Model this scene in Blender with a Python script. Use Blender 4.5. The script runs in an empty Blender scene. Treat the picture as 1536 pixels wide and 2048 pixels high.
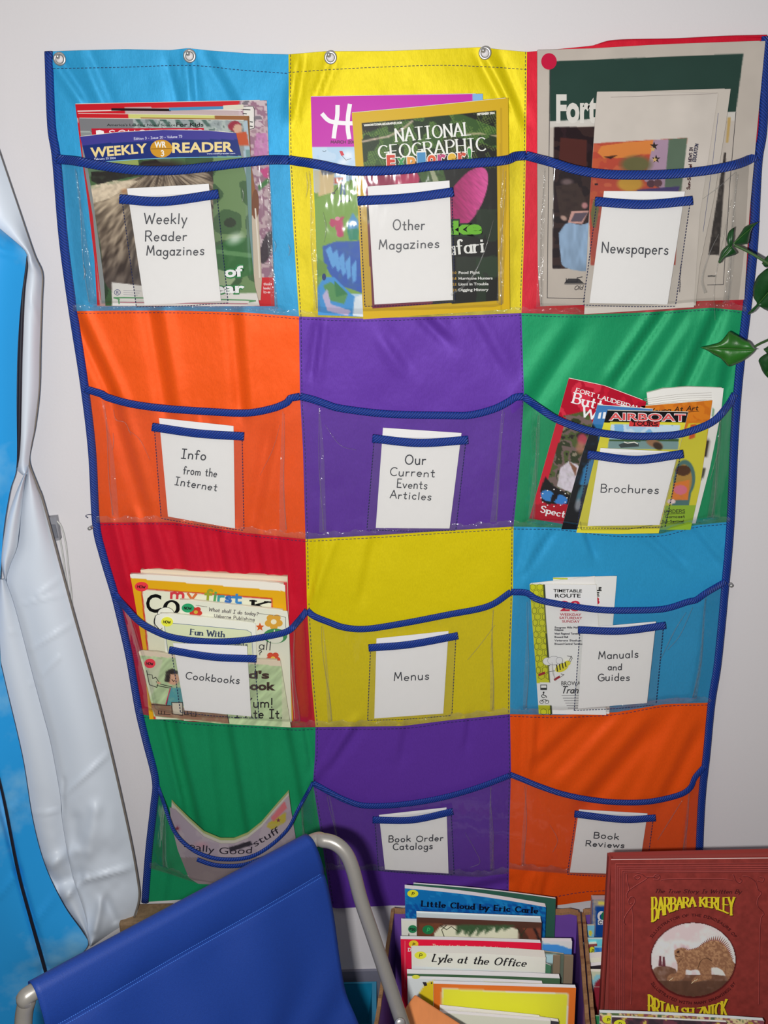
import bpy, math, random
import numpy as np
from mathutils import Matrix, Vector
random.seed(7)
SC = bpy.context.scene
# ---------------------------------------------------------------- camera, world, lights, exposure
FPX = 2048.0                      # focal length in pixels of the 1536x2048 frame
PITCH = math.radians(18.7); ROLL = math.radians(1.35)
CAM = np.array([0.0, -1.5, 1.49])
fw = np.array([0, math.cos(PITCH), -math.sin(PITCH)]); r0 = np.array([1.0, 0, 0]); u0 = np.cross(r0, fw)
RT = math.cos(ROLL)*r0 - math.sin(ROLL)*u0
UP = math.sin(ROLL)*r0 + math.cos(ROLL)*u0
cam = bpy.data.objects.new('camera', bpy.data.cameras.new('camera')); SC.collection.objects.link(cam)
cam.data.sensor_fit = 'HORIZONTAL'; cam.data.sensor_width = 36; cam.data.lens = FPX/1536*36
cam.data.clip_start = 0.02
cam.matrix_world = Matrix(((RT[0], UP[0], -fw[0], CAM[0]), (RT[1], UP[1], -fw[1], CAM[1]), (RT[2], UP[2], -fw[2], CAM[2]), (0, 0, 0, 1)))
SC.camera = cam
w = bpy.data.worlds.new('world'); SC.world = w; w.use_nodes = True
w.node_tree.nodes['Background'].inputs[0].default_value = (0.93, 0.96, 1.0, 1)
w.node_tree.nodes['Background'].inputs[1].default_value = 0.13
fl = bpy.data.lights.new('flash', 'AREA'); fl.shape = 'RECTANGLE'; fl.size = 0.032; fl.size_y = 0.02; fl.energy = 20.0; fl.color = (1.0, 0.985, 0.97)
flo = bpy.data.objects.new('camera_flash', fl); SC.collection.objects.link(flo)
flo.location = (CAM[0]-0.055, CAM[1]+0.0, CAM[2]-0.03)
flo.matrix_world = Matrix.Translation(flo.location) @ cam.matrix_world.to_3x3().to_4x4()
cl = bpy.data.lights.new('ceiling_light', 'AREA'); cl.shape = 'RECTANGLE'; cl.size = 1.2; cl.size_y = 0.6; cl.energy = 3.5; cl.color = (1, 0.97, 0.93)
clo = bpy.data.objects.new('ceiling_light', cl); SC.collection.objects.link(clo); clo.location = (-0.6, -1.5, 2.62)
SC.view_settings.view_transform = 'Standard'; SC.view_settings.look = 'None'; SC.view_settings.gamma = 1; SC.view_settings.exposure = 0.0
SC.view_settings.use_curve_mapping = False

# ---------------------------------------------------------------- helpers
def P(x, y, d):
    """point on the plane d metres in front of the wall whose image lies at x, y"""
    x = np.asarray(x, float); y = np.asarray(y, float); d = np.asarray(d, float)
    a = (x-768)/FPX; b = (1024-y)/FPX
    D = fw + a[..., None]*RT + b[..., None]*UP
    t = (-d-CAM[1])/D[..., 1]
    return CAM + D*t[..., None]
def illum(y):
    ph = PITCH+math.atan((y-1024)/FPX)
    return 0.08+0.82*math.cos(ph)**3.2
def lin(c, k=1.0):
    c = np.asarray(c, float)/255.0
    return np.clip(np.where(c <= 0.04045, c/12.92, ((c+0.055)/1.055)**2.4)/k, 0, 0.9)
def col4(c, k=1.0): return tuple(lin(c, k))+(1.0,)
def cr(pts, n=8, closed=False):
    """smooth curve through points"""
    p = np.array(pts, float)
    if len(p) < 3: 
        return np.array([p[0]+(p[-1]-p[0])*t for t in np.linspace(0, 1, n+1)])
    q = np.vstack([2*p[0]-p[1], p, 2*p[-1]-p[-2]])
    out = []
    for i in range(1, len(q)-2):
        for k in range(n):
            t = k/n
            out.append(0.5*((2*q[i])+(q[i+1]-q[i-1])*t+(2*q[i-1]-5*q[i]+4*q[i+1]-q[i+2])*t*t+(-q[i-1]+3*q[i]-3*q[i+1]+q[i+2])*t**3))
    out.append(q[-2]); return np.array(out)
def resample(pts, n):
    p = np.array(pts, float)
    s = np.concatenate([[0], np.cumsum(np.linalg.norm(np.diff(p, axis=0), axis=1))])
    t = np.linspace(0, s[-1], n)
    return np.stack([np.interp(t, s, p[:, k]) for k in range(p.shape[1])], 1)
def coons(top, bot, lef, rig, n, m):
    """n columns, m rows of image points inside four border curves -> (m,n,2)"""
    T = resample(top, n); B = resample(bot, n); L = resample(lef, m); R = resample(rig, m)
    u = np.linspace(0, 1, n)[None, :, None]; v = np.linspace(0, 1, m)[:, None, None]
    return ((1-v)*T[None]+v*B[None]+(1-u)*L[:, None]+u*R[:, None]
            - ((1-u)*(1-v)*T[0]+u*(1-v)*T[-1]+(1-u)*v*B[0]+u*v*B[-1]))
def quadg(q, n, m): return coons([q[0], q[1]], [q[3], q[2]], [q[0], q[3]], [q[1], q[2]], n, m)
_rng = np.random.RandomState(3); _tab = _rng.rand(256, 256)
def vn(X, Y, s, seed=0, o=3):
    """value noise, s pixels per cell, 0..1"""
    out = 0; a = 1; tot = 0
    for k in range(o):
        x = X/s+seed*17.3; y = Y/s+seed*9.1
        xi = np.floor(x).astype(int); yi = np.floor(y).astype(int); fx = x-xi; fy = y-yi
        fx = fx*fx*(3-2*fx); fy = fy*fy*(3-2*fy)
        g = lambda i, j: _tab[(i+13*k) % 256, (j+29*k) % 256]
        out = out+a*((g(xi, yi)*(1-fx)+g(xi+1, yi)*fx)*(1-fy)+(g(xi, yi+1)*(1-fx)+g(xi+1, yi+1)*fx)*fy)
        tot += a; a *= 0.5; s = s/2
    return out/tot
COLL = SC.collection
def empty(name, loc, label, cat, group=None):
    o = bpy.data.objects.new(name, None); COLL.objects.link(o); o.location = loc; o.empty_display_size = .05
    o['label'] = label; o['category'] = cat
    if group: o['group'] = group
    return o
def link(name, me, mat=None, parent=None, smooth=False):
    o = bpy.data.objects.new(name, me); COLL.objects.link(o)
    if mat: me.materials.append(mat)
    if smooth: me.polygons.foreach_set('use_smooth', [True]*len(me.polygons))
    if parent is not None:
        o.parent = parent
        me.transform(Matrix.Translation(-Vector(parent.location)) if parent.parent is None else
                     Matrix.Translation(-Vector(parent.location)-Vector(parent.parent.location)))
    return o
def mesh(name, V, F, mat=None, parent=None, smooth=False, cols=None, uv=None):
    me = bpy.data.meshes.new(name); V = np.asarray(V, float)
    me.from_pydata(V.tolist(), [], F if isinstance(F, list) else F.tolist())
    if cols is not None:
        a = me.color_attributes.new('Col', 'FLOAT_COLOR', 'POINT')
        c = np.ones((len(V), 4)); c[:, :3] = cols; a.data.foreach_set('color', c.ravel())
    if uv is not None:
        l = me.uv_layers.new(name='UVMap'); vi = np.zeros(len(me.loops), int); me.loops.foreach_get('vertex_index', vi)
        l.data.foreach_set('uv', np.asarray(uv)[vi].ravel())
    me.update()
    return link(name, me, mat, parent, smooth)
def tagged(o, label=None, cat=None, group=None, kind=None):
    if label: o['label'] = label
    if cat: o['category'] = cat
    if group: o['group'] = group
    if kind: o['kind'] = kind
    return o
def gf(m, n, off=0, flip=False):
    i = np.arange(m-1)[:, None]*n+np.arange(n-1)[None]+off
    f = np.stack([i, i+n, i+n+1, i+1], -1).reshape(-1, 4)
    return f[:, ::-1] if flip else f
def slab(name, G, D, t, mat, parent=None, cols=None, side=None, smooth=True, uv=False):
    """solid sheet: front grid G (image points) at distance D, t metres thick"""
    m, n = G.shape[:2]
    d = D(G[..., 0], G[..., 1]) if callable(D) else np.full((m, n), float(D))
    Fr = P(G[..., 0], G[..., 1], d); Bk = Fr+np.array([0, t, 0])
    V = [Fr.reshape(-1, 3), Bk.reshape(-1, 3)]
    N = m*n; F = [gf(m, n, 0), gf(m, n, N, True)]
    ring = [i for i in range(n)]+[(i+1)*n-1 for i in range(1, m)]+[(m-1)*n+i for i in range(n-2, -1, -1)]+[i*n for i in range(m-2, 0, -1)]
    ring = np.array(ring); fr = Fr.reshape(-1, 3)[ring]; bk = Bk.reshape(-1, 3)[ring]; K = len(ring)
    V += [fr, bk]; a = np.arange(K); b = (a+1) % K
    F.append(np.stack([2*N+a, 2*N+b, 2*N+K+b, 2*N+K+a], -1))
    C = None
    if cols is not None:
        s = np.array(side if side is not None else (0.75, 0.73, 0.68))
        C = np.vstack([cols.reshape(-1, 3), np.tile(s, (N+2*K, 1))])
    o = mesh(name, np.vstack(V), np.vstack(F), mat, parent, smooth, C)
    if smooth:   # keep rims crisp: ring vertices are separate already
        pass
    return o
def ribbon(name, pts, wpx, D, thick, mat, parent=None, n=None, ring=10, smooth=True, taper=None):
    """flattened round band along image points, wpx wide, D in front of wall"""
    c = cr(pts, 8); n = n or max(12, int(np.sum(np.linalg.norm(np.diff(c, axis=0), axis=1))/5)); c = resample(c, n)
    g = np.gradient(c, axis=0); g /= np.linalg.norm(g, axis=1)[:, None]+1e-9; nx = np.stack([-g[:, 1], g[:, 0]], 1)
    if isinstance(wpx, (list, tuple)): W = np.interp(np.linspace(0, 1, n), np.linspace(0, 1, len(wpx)), wpx)
    else: W = np.full(n, float(wpx))
    d = D(c[:, 0], c[:, 1]) if callable(D) else (np.interp(np.linspace(0, 1, n), np.linspace(0, 1, len(D)), D) if isinstance(D, (list, tuple)) else np.full(n, float(D)))
    C = P(c[:, 0], c[:, 1], d); S = P(c[:, 0]+nx[:, 0]*W/2, c[:, 1]+nx[:, 1]*W/2, d)-C
    s = np.concatenate([[0], np.cumsum(np.linalg.norm(np.diff(C, axis=0), axis=1))])
    V = []; UV = []
    for k in range(ring):
        a = 2*math.pi*k/ring
        ca, sa = math.cos(a), math.sin(a)
        ca = math.copysign(abs(ca)**0.7, ca)
        V.append(C+S*ca+np.array([0, -1, 0])*thick*sa); UV.append(np.stack([s*100, np.full(n, ca*np.mean(np.linalg.norm(S, axis=1))*100)], 1))
    V = np.stack(V, 1).reshape(-1, 3); UV = np.stack(UV, 1).reshape(-1, 2)
    F = []
    for i in range(n-1):
        for k in range(ring):
            k2 = (k+1) % ring
            F.append([i*ring+k, i*ring+k2, (i+1)*ring+k2, (i+1)*ring+k])
    F.append(list(range(ring))[::-1]); F.append([(n-1)*ring+k for k in range(ring)])
    return mesh(name, V, F, mat, parent, smooth, None, UV)
def tube3(name, pts, r, mat, parent=None, ring=14, n=10, smooth=True, sm=True):
    c = cr(pts, n) if sm else np.array(pts, float); V = []; F = []
    T = np.gradient(c, axis=0); T /= np.linalg.norm(T, axis=1)[:, None]
    ref = np.array([0.3, 0.2, 1.0]) if abs(T[0][2]) < 0.8 else np.array([1.0, 0, 0])
    a = np.cross(T[0], ref); a /= np.linalg.norm(a)
    for i in range(len(c)):
        a = a-T[i]*np.dot(a, T[i]); a /= np.linalg.norm(a); b = np.cross(T[i], a)
        for k in range(ring):
            th = 2*math.pi*k/ring; V.append(c[i]+r*(math.cos(th)*a+math.sin(th)*b))
    for i in range(len(c)-1):
        for k in range(ring):
            k2 = (k+1) % ring; F.append([i*ring+k, i*ring+k2, (i+1)*ring+k2, (i+1)*ring+k])
    F.append(list(range(ring))[::-1]); F.append([(len(c)-1)*ring+k for k in range(ring)])
    return mesh(name, V, F, mat, parent, smooth)
def boxm(name, lo, hi, mat, parent=None, cols=None):
    x0, y0, z0 = lo; x1, y1, z1 = hi
    V = [(x0, y0, z0), (x1, y0, z0), (x1, y1, z0), (x0, y1, z0), (x0, y0, z1), (x1, y0, z1), (x1, y1, z1), (x0, y1, z1)]
    F = [[0, 3, 2, 1], [4, 5, 6, 7], [0, 1, 5, 4], [1, 2, 6, 5], [2, 3, 7, 6], [3, 0, 4, 7]]
    return mesh(name, V, F, mat, parent, False, cols)
def hexm(name, A, B, mat, parent=None):
    """solid between quad A and quad B (each 4 points)"""
    V = list(A)+list(B); F = [[0, 1, 2, 3], [7, 6, 5, 4], [0, 4, 5, 1], [1, 5, 6, 2], [2, 6, 7, 3], [3, 7, 4, 0]]
    return mesh(name, V, F, mat, parent, False)

# ---------------------------------------------------------------- materials
def mat(name, color=(0.8, 0.8, 0.8), rough=0.5, metal=0.0, spec=0.5, build=None):
    m = bpy.data.materials.new(name); m.use_nodes = True; nt = m.node_tree; b = nt.nodes['Principled BSDF']
    b.inputs['Base Color'].default_value = (*color[:3], 1); b.inputs['Roughness'].default_value = rough
    b.inputs['Metallic'].default_value = metal; b.inputs['Specular IOR Level'].default_value = spec
    if build: build(nt, b)
    return m
def N(nt, t, **kw):
    n = nt.nodes.new(t)
    for k, v in kw.items():
        if k in n.inputs: n.inputs[k].default_value = v
        else: setattr(n, k, v)
    return n
def add_bump(nt, b, scale, strength, dist=0.001, detail=3, stretch=None, extra=None):
    tc = N(nt, 'ShaderNodeTexCoord'); mp = N(nt, 'ShaderNodeMapping'); nz = N(nt, 'ShaderNodeTexNoise', Scale=scale, Detail=detail)
    nt.links.new(tc.outputs['Object'], mp.inputs[0]); nt.links.new(mp.outputs[0], nz.inputs['Vector'])
    if stretch: mp.inputs['Scale'].default_value = stretch
    bp = N(nt, 'ShaderNodeBump', Strength=strength, Distance=dist)
    nt.links.new(nz.outputs[0], bp.inputs['Height']); nt.links.new(bp.outputs[0], b.inputs['Normal'])
    return nz, bp
def tint(nt, b, color, nz, lo, hi):
    r = N(nt, 'ShaderNodeMapRange'); r.inputs['To Min'].default_value = lo; r.inputs['To Max'].default_value = hi
    nt.links.new(nz.outputs[0], r.inputs['Value'])
    mx = N(nt, 'ShaderNodeMix', data_type='RGBA', blend_type='MULTIPLY'); mx.inputs['Factor'].default_value = 1
    mx.inputs[6].default_value = (*color[:3], 1); nt.links.new(r.outputs[0], mx.inputs[7]); nt.links.new(mx.outputs[2], b.inputs['Base Color'])
def fabric(name, c, metal=0.14):
    def bd(nt, b):
        nz, bp = add_bump(nt, b, 1.0, 0.25, 0.0004, 2, (900, 900, 250)); tint(nt, b, c, nz, 0.86, 1.12)
        b.inputs['Sheen Weight'].default_value = 0.03; b.inputs['Sheen Roughness'].default_value = .4
        tc = N(nt, 'ShaderNodeTexCoord'); mp = N(nt, 'ShaderNodeMapping'); mp.inputs['Scale'].default_value = (14, 14, 9)
        n2 = N(nt, 'ShaderNodeTexNoise', Scale=1.0, Detail=4); b2 = N(nt, 'ShaderNodeBump', Strength=0.5, Distance=0.006)
        nt.links.new(tc.outputs['Object'], mp.inputs[0]); nt.links.new(mp.outputs[0], n2.inputs['Vector']); nt.links.new(n2.outputs[0], b2.inputs['Height'])
        nt.links.new(bp.outputs[0], b2.inputs['Normal']); nt.links.new(b2.outputs[0], b.inputs['Normal'])
    return mat(name, c, 0.48, metal, 0.14, bd)
def plain(name, c, rough=0.5, metal=0.0, spec=0.5, scale=40, bump=0.1, var=0.06, stretch=None):
    def bd(nt, b):
        nz, bp = add_bump(nt, b, scale, bump, 0.001, 3, stretch); tint(nt, b, c, nz, 1-var, 1+var)
    return mat(name, c, rough, metal, spec, bd)
FAB = {'blue': fabric('blue_satin', lin((46, 148, 196), .86)), 'yellow': fabric('yellow_satin', lin((210, 192, 14), .88)),
       'red': fabric('red_satin', lin((190, 20, 44), .82)), 'orange': fabric('orange_satin', lin((252, 84, 20), .88)),
       'purple': fabric('purple_satin', lin((90, 50, 148), .82)), 'green': fabric('green_satin', lin((24, 136, 88), .80))}
def tape_bd(c):
    def bd(nt, b):
        uv = N(nt, 'ShaderNodeUVMap'); wv = N(nt, 'ShaderNodeTexWave', wave_type='BANDS', bands_direction='DIAGONAL', Scale=1.5, Distortion=0.8)
        wv.inputs['Detail Scale'].default_value = 2
        nt.links.new(uv.outputs[0], wv.inputs['Vector']); bp = N(nt, 'ShaderNodeBump', Strength=0.9, Distance=0.0011)
        nt.links.new(wv.outputs[1], bp.inputs['Height']); nt.links.new(bp.outputs[0], b.inputs['Normal'])
        tint(nt, b, c, wv, 0.6, 1.2) if False else None
        r = N(nt, 'ShaderNodeMapRange'); r.inputs['To Min'].default_value = 0.5; r.inputs['To Max'].default_value = 1.2
        nt.links.new(wv.outputs[1], r.inputs['Value'])
        mx = N(nt, 'ShaderNodeMix', data_type='RGBA', blend_type='MULTIPLY'); mx.inputs['Factor'].default_value = 1
        mx.inputs[6].default_value = (*c[:3], 1); nt.links.new(r.outputs[0], mx.inputs[7]); nt.links.new(mx.outputs[2], b.inputs['Base Color'])
    return bd
TAPEC = lin((20, 56, 142), .80)
TAPE = mat('blue_twill_tape', TAPEC, 0.5, 0.0, 0.5, tape_bd(TAPEC))
def print_bd(nt, b):
    a = N(nt, 'ShaderNodeVertexColor', layer_name='Col'); nt.links.new(a.outputs[0], b.inputs['Base Color'])
GLOSSY = mat('glossy_print', rough=0.38, spec=0.10, build=print_bd)
MATTE = mat('matte_print', rough=0.8, spec=0.1, build=print_bd)
CARD = plain('white_card', lin((236, 234, 232), .98), .7, 0, .3, 120, .05, .02)
THREAD = plain('navy_thread', lin((22, 34, 80)), .7)
STEEL = plain('nickel', (0.62, 0.60, 0.58), .3, .75)
INK = mat('black_marker_ink', (0.022, 0.024, 0.035), .5)
def vinyl_mat(name, haze=0.014, bump=0.16, nscale=10, rgh=.06):
    m = bpy.data.materials.new(name); m.use_nodes = True; nt = m.node_tree; nt.nodes.clear()
    out = N(nt, 'ShaderNodeOutputMaterial'); tr = N(nt, 'ShaderNodeBsdfTransparent', Color=(0.955, 0.955, 0.95, 1)); gl = N(nt, 'ShaderNodeBsdfGlossy', Roughness=rgh)
    df = N(nt, 'ShaderNodeBsdfDiffuse', Color=(0.8, 0.8, 0.8, 1)); m1 = N(nt, 'ShaderNodeMixShader'); m1.inputs[0].default_value = haze
    nt.links.new(tr.outputs[0], m1.inputs[1]); nt.links.new(df.outputs[0], m1.inputs[2])
    f0 = N(nt, 'ShaderNodeFresnel', IOR=1.42); fr = N(nt, 'ShaderNodeMath', operation='MINIMUM'); nt.links.new(f0.outputs[0], fr.inputs[0]); fr.inputs[1].default_value = .22; mx = N(nt, 'ShaderNodeMixShader')
    tc = N(nt, 'ShaderNodeTexCoord'); nz = N(nt, 'ShaderNodeTexNoise', Scale=nscale, Detail=3, Roughness=0.5); mp = N(nt, 'ShaderNodeMapping'); mp.inputs['Scale'].default_value = (2.2, 1, .8)
    bp = N(nt, 'ShaderNodeBump', Strength=bump, Distance=0.02 if nscale < 20 else .005)
    nt.links.new(tc.outputs['Object'], mp.inputs[0]); nt.links.new(mp.outputs[0], nz.inputs['Vector']); nt.links.new(nz.outputs[0], bp.inputs['Height'])
    nt.links.new(bp.outputs[0], gl.inputs['Normal']); nt.links.new(bp.outputs[0], f0.inputs['Normal'])
    nt.links.new(fr.outputs[0], mx.inputs[0]); nt.links.new(m1.outputs[0], mx.inputs[1]); nt.links.new(gl.outputs[0], mx.inputs[2]); nt.links.new(mx.outputs[0], out.inputs[0])
    return m
VINYL = vinyl_mat('clear_vinyl'); VINYL2 = vinyl_mat('clear_vinyl_small', 0.03, .06)
VFOLD = vinyl_mat('clear_vinyl_folded', 0.05, 1.0, 60, .08)

# ---------------------------------------------------------------- stroke lettering
def _el(cx, cy, rx, ry, a0=90, a1=-270, n=14):
    return [(cx+rx*math.cos(math.radians(a0+(a1-a0)*i/n)), cy+ry*math.sin(math.radians(a0+(a1-a0)*i/n))) for i in range(n+1)]
def _s(s):
    """'x,y x,y / x,y x,y' ; a leading ~ smooths the stroke"""
    out = []
    for st in s.split('/'):
        st = st.strip(); sm = st.startswith('~'); st = st.lstrip('~')
        p = [tuple(float(v) for v in q.split(',')) for q in st.split()]
        out.append([tuple(a) for a in cr(p, 5)] if sm and len(p) > 2 else p)
    return out
G = {
'A': (7, _s('0,0 3.5,10 7,0/1.3,3.6 5.7,3.6')), 'B': (6, _s('.5,0 .5,10/~.5,10 4,10 5.4,7.6 3.8,5.4 .5,5.2/~.5,5.2 4.4,5.2 6,2.6 4.2,0 .5,0')),
'C': (6.5, [_el(4, 5, 3.8, 5, 50, 310)]), 'D': (7, _s('.5,0 .5,10/~.5,10 4,9.8 6.6,7 6.6,3 4,.2 .5,0')),
'E': (5.5, _s('5.3,10 .5,10 .5,0 5.5,0/.5,5.2 4.6,5.2')), 'F': (5.5, _s('5.5,10 .5,10 .5,0/.5,5.2 4.6,5.2')),
'G': (7, [_el(4, 5, 3.8, 5, 50, 330), [(4.2, 4.6), (7.3, 4.6), (7.3, 1.5)]]), 'H': (7, _s('.5,0 .5,10/6.5,0 6.5,10/.5,5.2 6.5,5.2')),
'I': (5, _s('2.5,0 2.5,10/.3,10 4.7,10/.3,0 4.7,0')), 'J': (5, _s('~4.5,10 4.5,3 3.5,.3 1.5,0 .3,2')),
'K': (6.5, _s('.5,0 .5,10/6,10 .5,4.6/2,5.8 6.5,0')), 'L': (5.5, _s('.5,10 .5,0 5.5,0')), 'M': (8, _s('.3,0 1.2,10 4,2.5 6.8,10 7.7,0')),
'N': (7, _s('.5,0 .5,10 6.5,0 6.5,10')), 'O': (8, [_el(4, 5, 3.8, 5)]), 'P': (6, _s('.5,0 .5,10/~.5,10 4.2,10 6,7.4 4.2,4.8 .5,4.7')),
'Q': (8, [_el(4, 5, 3.8, 5), [(5, 2.5), (7.8, -.8)]]), 'R': (6.5, _s('.5,0 .5,10/~.5,10 4.2,10 5.8,7.6 4.2,5.1 .5,5/3,5 6.5,0')),
'S': (6, _s('~5.6,8.6 3.4,10 .9,8.6 1.3,6.2 4.6,4.4 5.4,1.8 3,0 .4,1.3')), 'T': (6.5, _s('3.2,0 3.2,10/0,10 6.5,10')),
'U': (7, _s('~.5,10 .5,3.5 1.6,.5 3.5,0 5.4,.5 6.5,3.5 6.5,10')), 'V': (7, _s('0,10 3.5,0 7,10')), 'W': (10, _s('0,10 2.4,0 5,8 7.6,0 10,10')),
'X': (6.5, _s('0,0 6.5,10/0,10 6.5,0')), 'Y': (6.5, _s('0,10 3.2,5 6.5,10/3.2,5 3.2,0')), 'Z': (6.5, _s('.3,10 6.2,10 .2,0 6.4,0')),
'a': (5, [_el(2.5, 2.7, 2.2, 2.7), [(4.7, 5.4), (4.7, 0)]]), 'b': (5, [_el(2.8, 2.7, 2.3, 2.7), [(.4, 10), (.4, 0)]]),
'c': (4.6, [_el(2.7, 2.7, 2.3, 2.7, 45, 315)]), 'd': (5, [_el(2.5, 2.7, 2.2, 2.7), [(4.7, 10), (4.7, 0)]]),
'e': (5, [[(.4, 2.9), (4.7, 2.9)], _el(2.6, 2.7, 2.2, 2.7, 5, 315)]), 'f': (4, _s('~4.2,9 3,10 1.7,8.8 1.7,5 1.7,0/0,5.6 3.8,5.6')),
'g': (5, [_el(2.5, 2.7, 2.2, 2.7), [tuple(a) for a in cr([(4.7, 5.4), (4.7, -1), (3.6, -3.4), (1.8, -3.6), (.4, -2.4)], 4)]]),
'h': (5, _s('.5,0 .5,10/~.5,3.6 1.8,5.3 3.7,5.2 4.6,3.6 4.6,0')), 'i': (2, _s('1,0 1,5.5/1,7.6 1,8.2')), 'j': (2.5, _s('~1.8,5.5 1.8,-1.6 .4,-3/1.8,7.6 1.8,8.2')),
'k': (4.8, _s('.5,0 .5,10/4.4,5.5 .5,2.4/1.8,3.4 4.8,0')), 'l': (1.8, _s('.9,0 .9,10')), 'm': (8, _s('.5,0 .5,5.4/~.5,3.8 1.6,5.3 3,5.2 4,3.8 4,0/~4,3.8 5.2,5.3 6.6,5.2 7.5,3.8 7.5,0')),
'n': (5, _s('.5,0 .5,5.4/~.5,3.6 1.8,5.3 3.7,5.2 4.5,3.6 4.5,0')), 'o': (5.2, [_el(2.6, 2.7, 2.3, 2.7)]), 'p': (5, [_el(2.8, 2.7, 2.2, 2.7), [(.4, 5.4), (.4, -3.6)]]),
'q': (5, [_el(2.5, 2.7, 2.2, 2.7), [(4.7, 5.4), (4.7, -3.6)]]), 'r': (3.6, _s('.5,0 .5,5.4/~.5,3.4 1.6,5 3.6,5.2')),
's': (4.2, _s('~3.9,4.7 2.4,5.5 .8,4.5 1.3,3.2 3.4,2.3 3.7,.9 2.2,0 .3,.8')), 't': (4, _s('1.9,8.4 1.9,1 /~1.9,1 2.6,0 3.8,.3/.2,5.5 3.7,5.5')),
'u': (5, _s('~.5,5.4 .5,1.6 1.6,0 3.4,.2 4.5,2/4.5,5.4 4.5,0')), 'v': (4.8, _s('0,5.4 2.4,0 4.8,5.4')), 'w': (7, _s('0,5.4 1.8,0 3.5,4.6 5.2,0 7,5.4')),
'x': (4.6, _s('0,0 4.6,5.4/0,5.4 4.6,0')), 'y': (4.8, _s('0,5.4 2.4,0/4.8,5.4 1.2,-3.6')), 'z': (4.4, _s('.2,5.4 4.2,5.4 .2,0 4.4,0')),
'1': (3, _s('.5,8 2,10 2,0')), '2': (5.5, _s('~.4,7.6 1.6,9.8 4,9.8 5,7.6 3.6,4.4 .3,0/.3,0 5.5,0')), '3': (5.5, _s('~.5,8.6 2.6,10 5,8 4,5.6 2.2,5.3/~2.2,5.3 4.6,5 5.4,2.6 3,0 .3,1.4')),
'4': (6, _s('4.4,0 4.4,10 .3,3 6,3')), '6': (5.5, _s('~4.6,9.6 2,8 .6,4 1,1 3,0 5,1.4 5,4 3,5.4 .9,4')), '7': (5.5, _s('.3,10 5.4,10 2,0')), '8': (5.5, [_el(2.8, 7.6, 2, 2.4), _el(2.8, 2.6, 2.5, 2.6)]),
'9': (5.5, [_el(2.7, 7, 2.3, 3), [(5, 7), (4.4, 3), (2.4, 0)]]), '0': (5.5, [_el(2.8, 5, 2.4, 5)]), '5': (5.5, _s('5,10 1,10 .7,5.8/~.7,5.8 3.4,6.2 5.2,3.4 3.4,.2 .3,1')),
'.': (1.6, _s('.8,0 .8,.6')), '!': (2, _s('1,3 1,10/1,0 1,.6')), "'": (1.6, _s('.8,10 .8,8')), ' ': (3.5, []), '?': (5, _s('~.5,8 2.5,10 4.6,8 3.6,5.6 2.4,4.4 2.4,2.6/2.4,0 2.4,.6')), ',': (1.6, _s('1,.6 .4,-1.2')), '-': (4, _s('.5,3.6 3.5,3.6')), '&': (6, [_el(3, 7.6, 1.7, 2.3), _el(2.8, 2.6, 2.6, 2.7)])}
SERIF_UP = set('ABDEFHIKLMNPRTUVWXYhiklmnrpqduvwxy')
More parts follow.
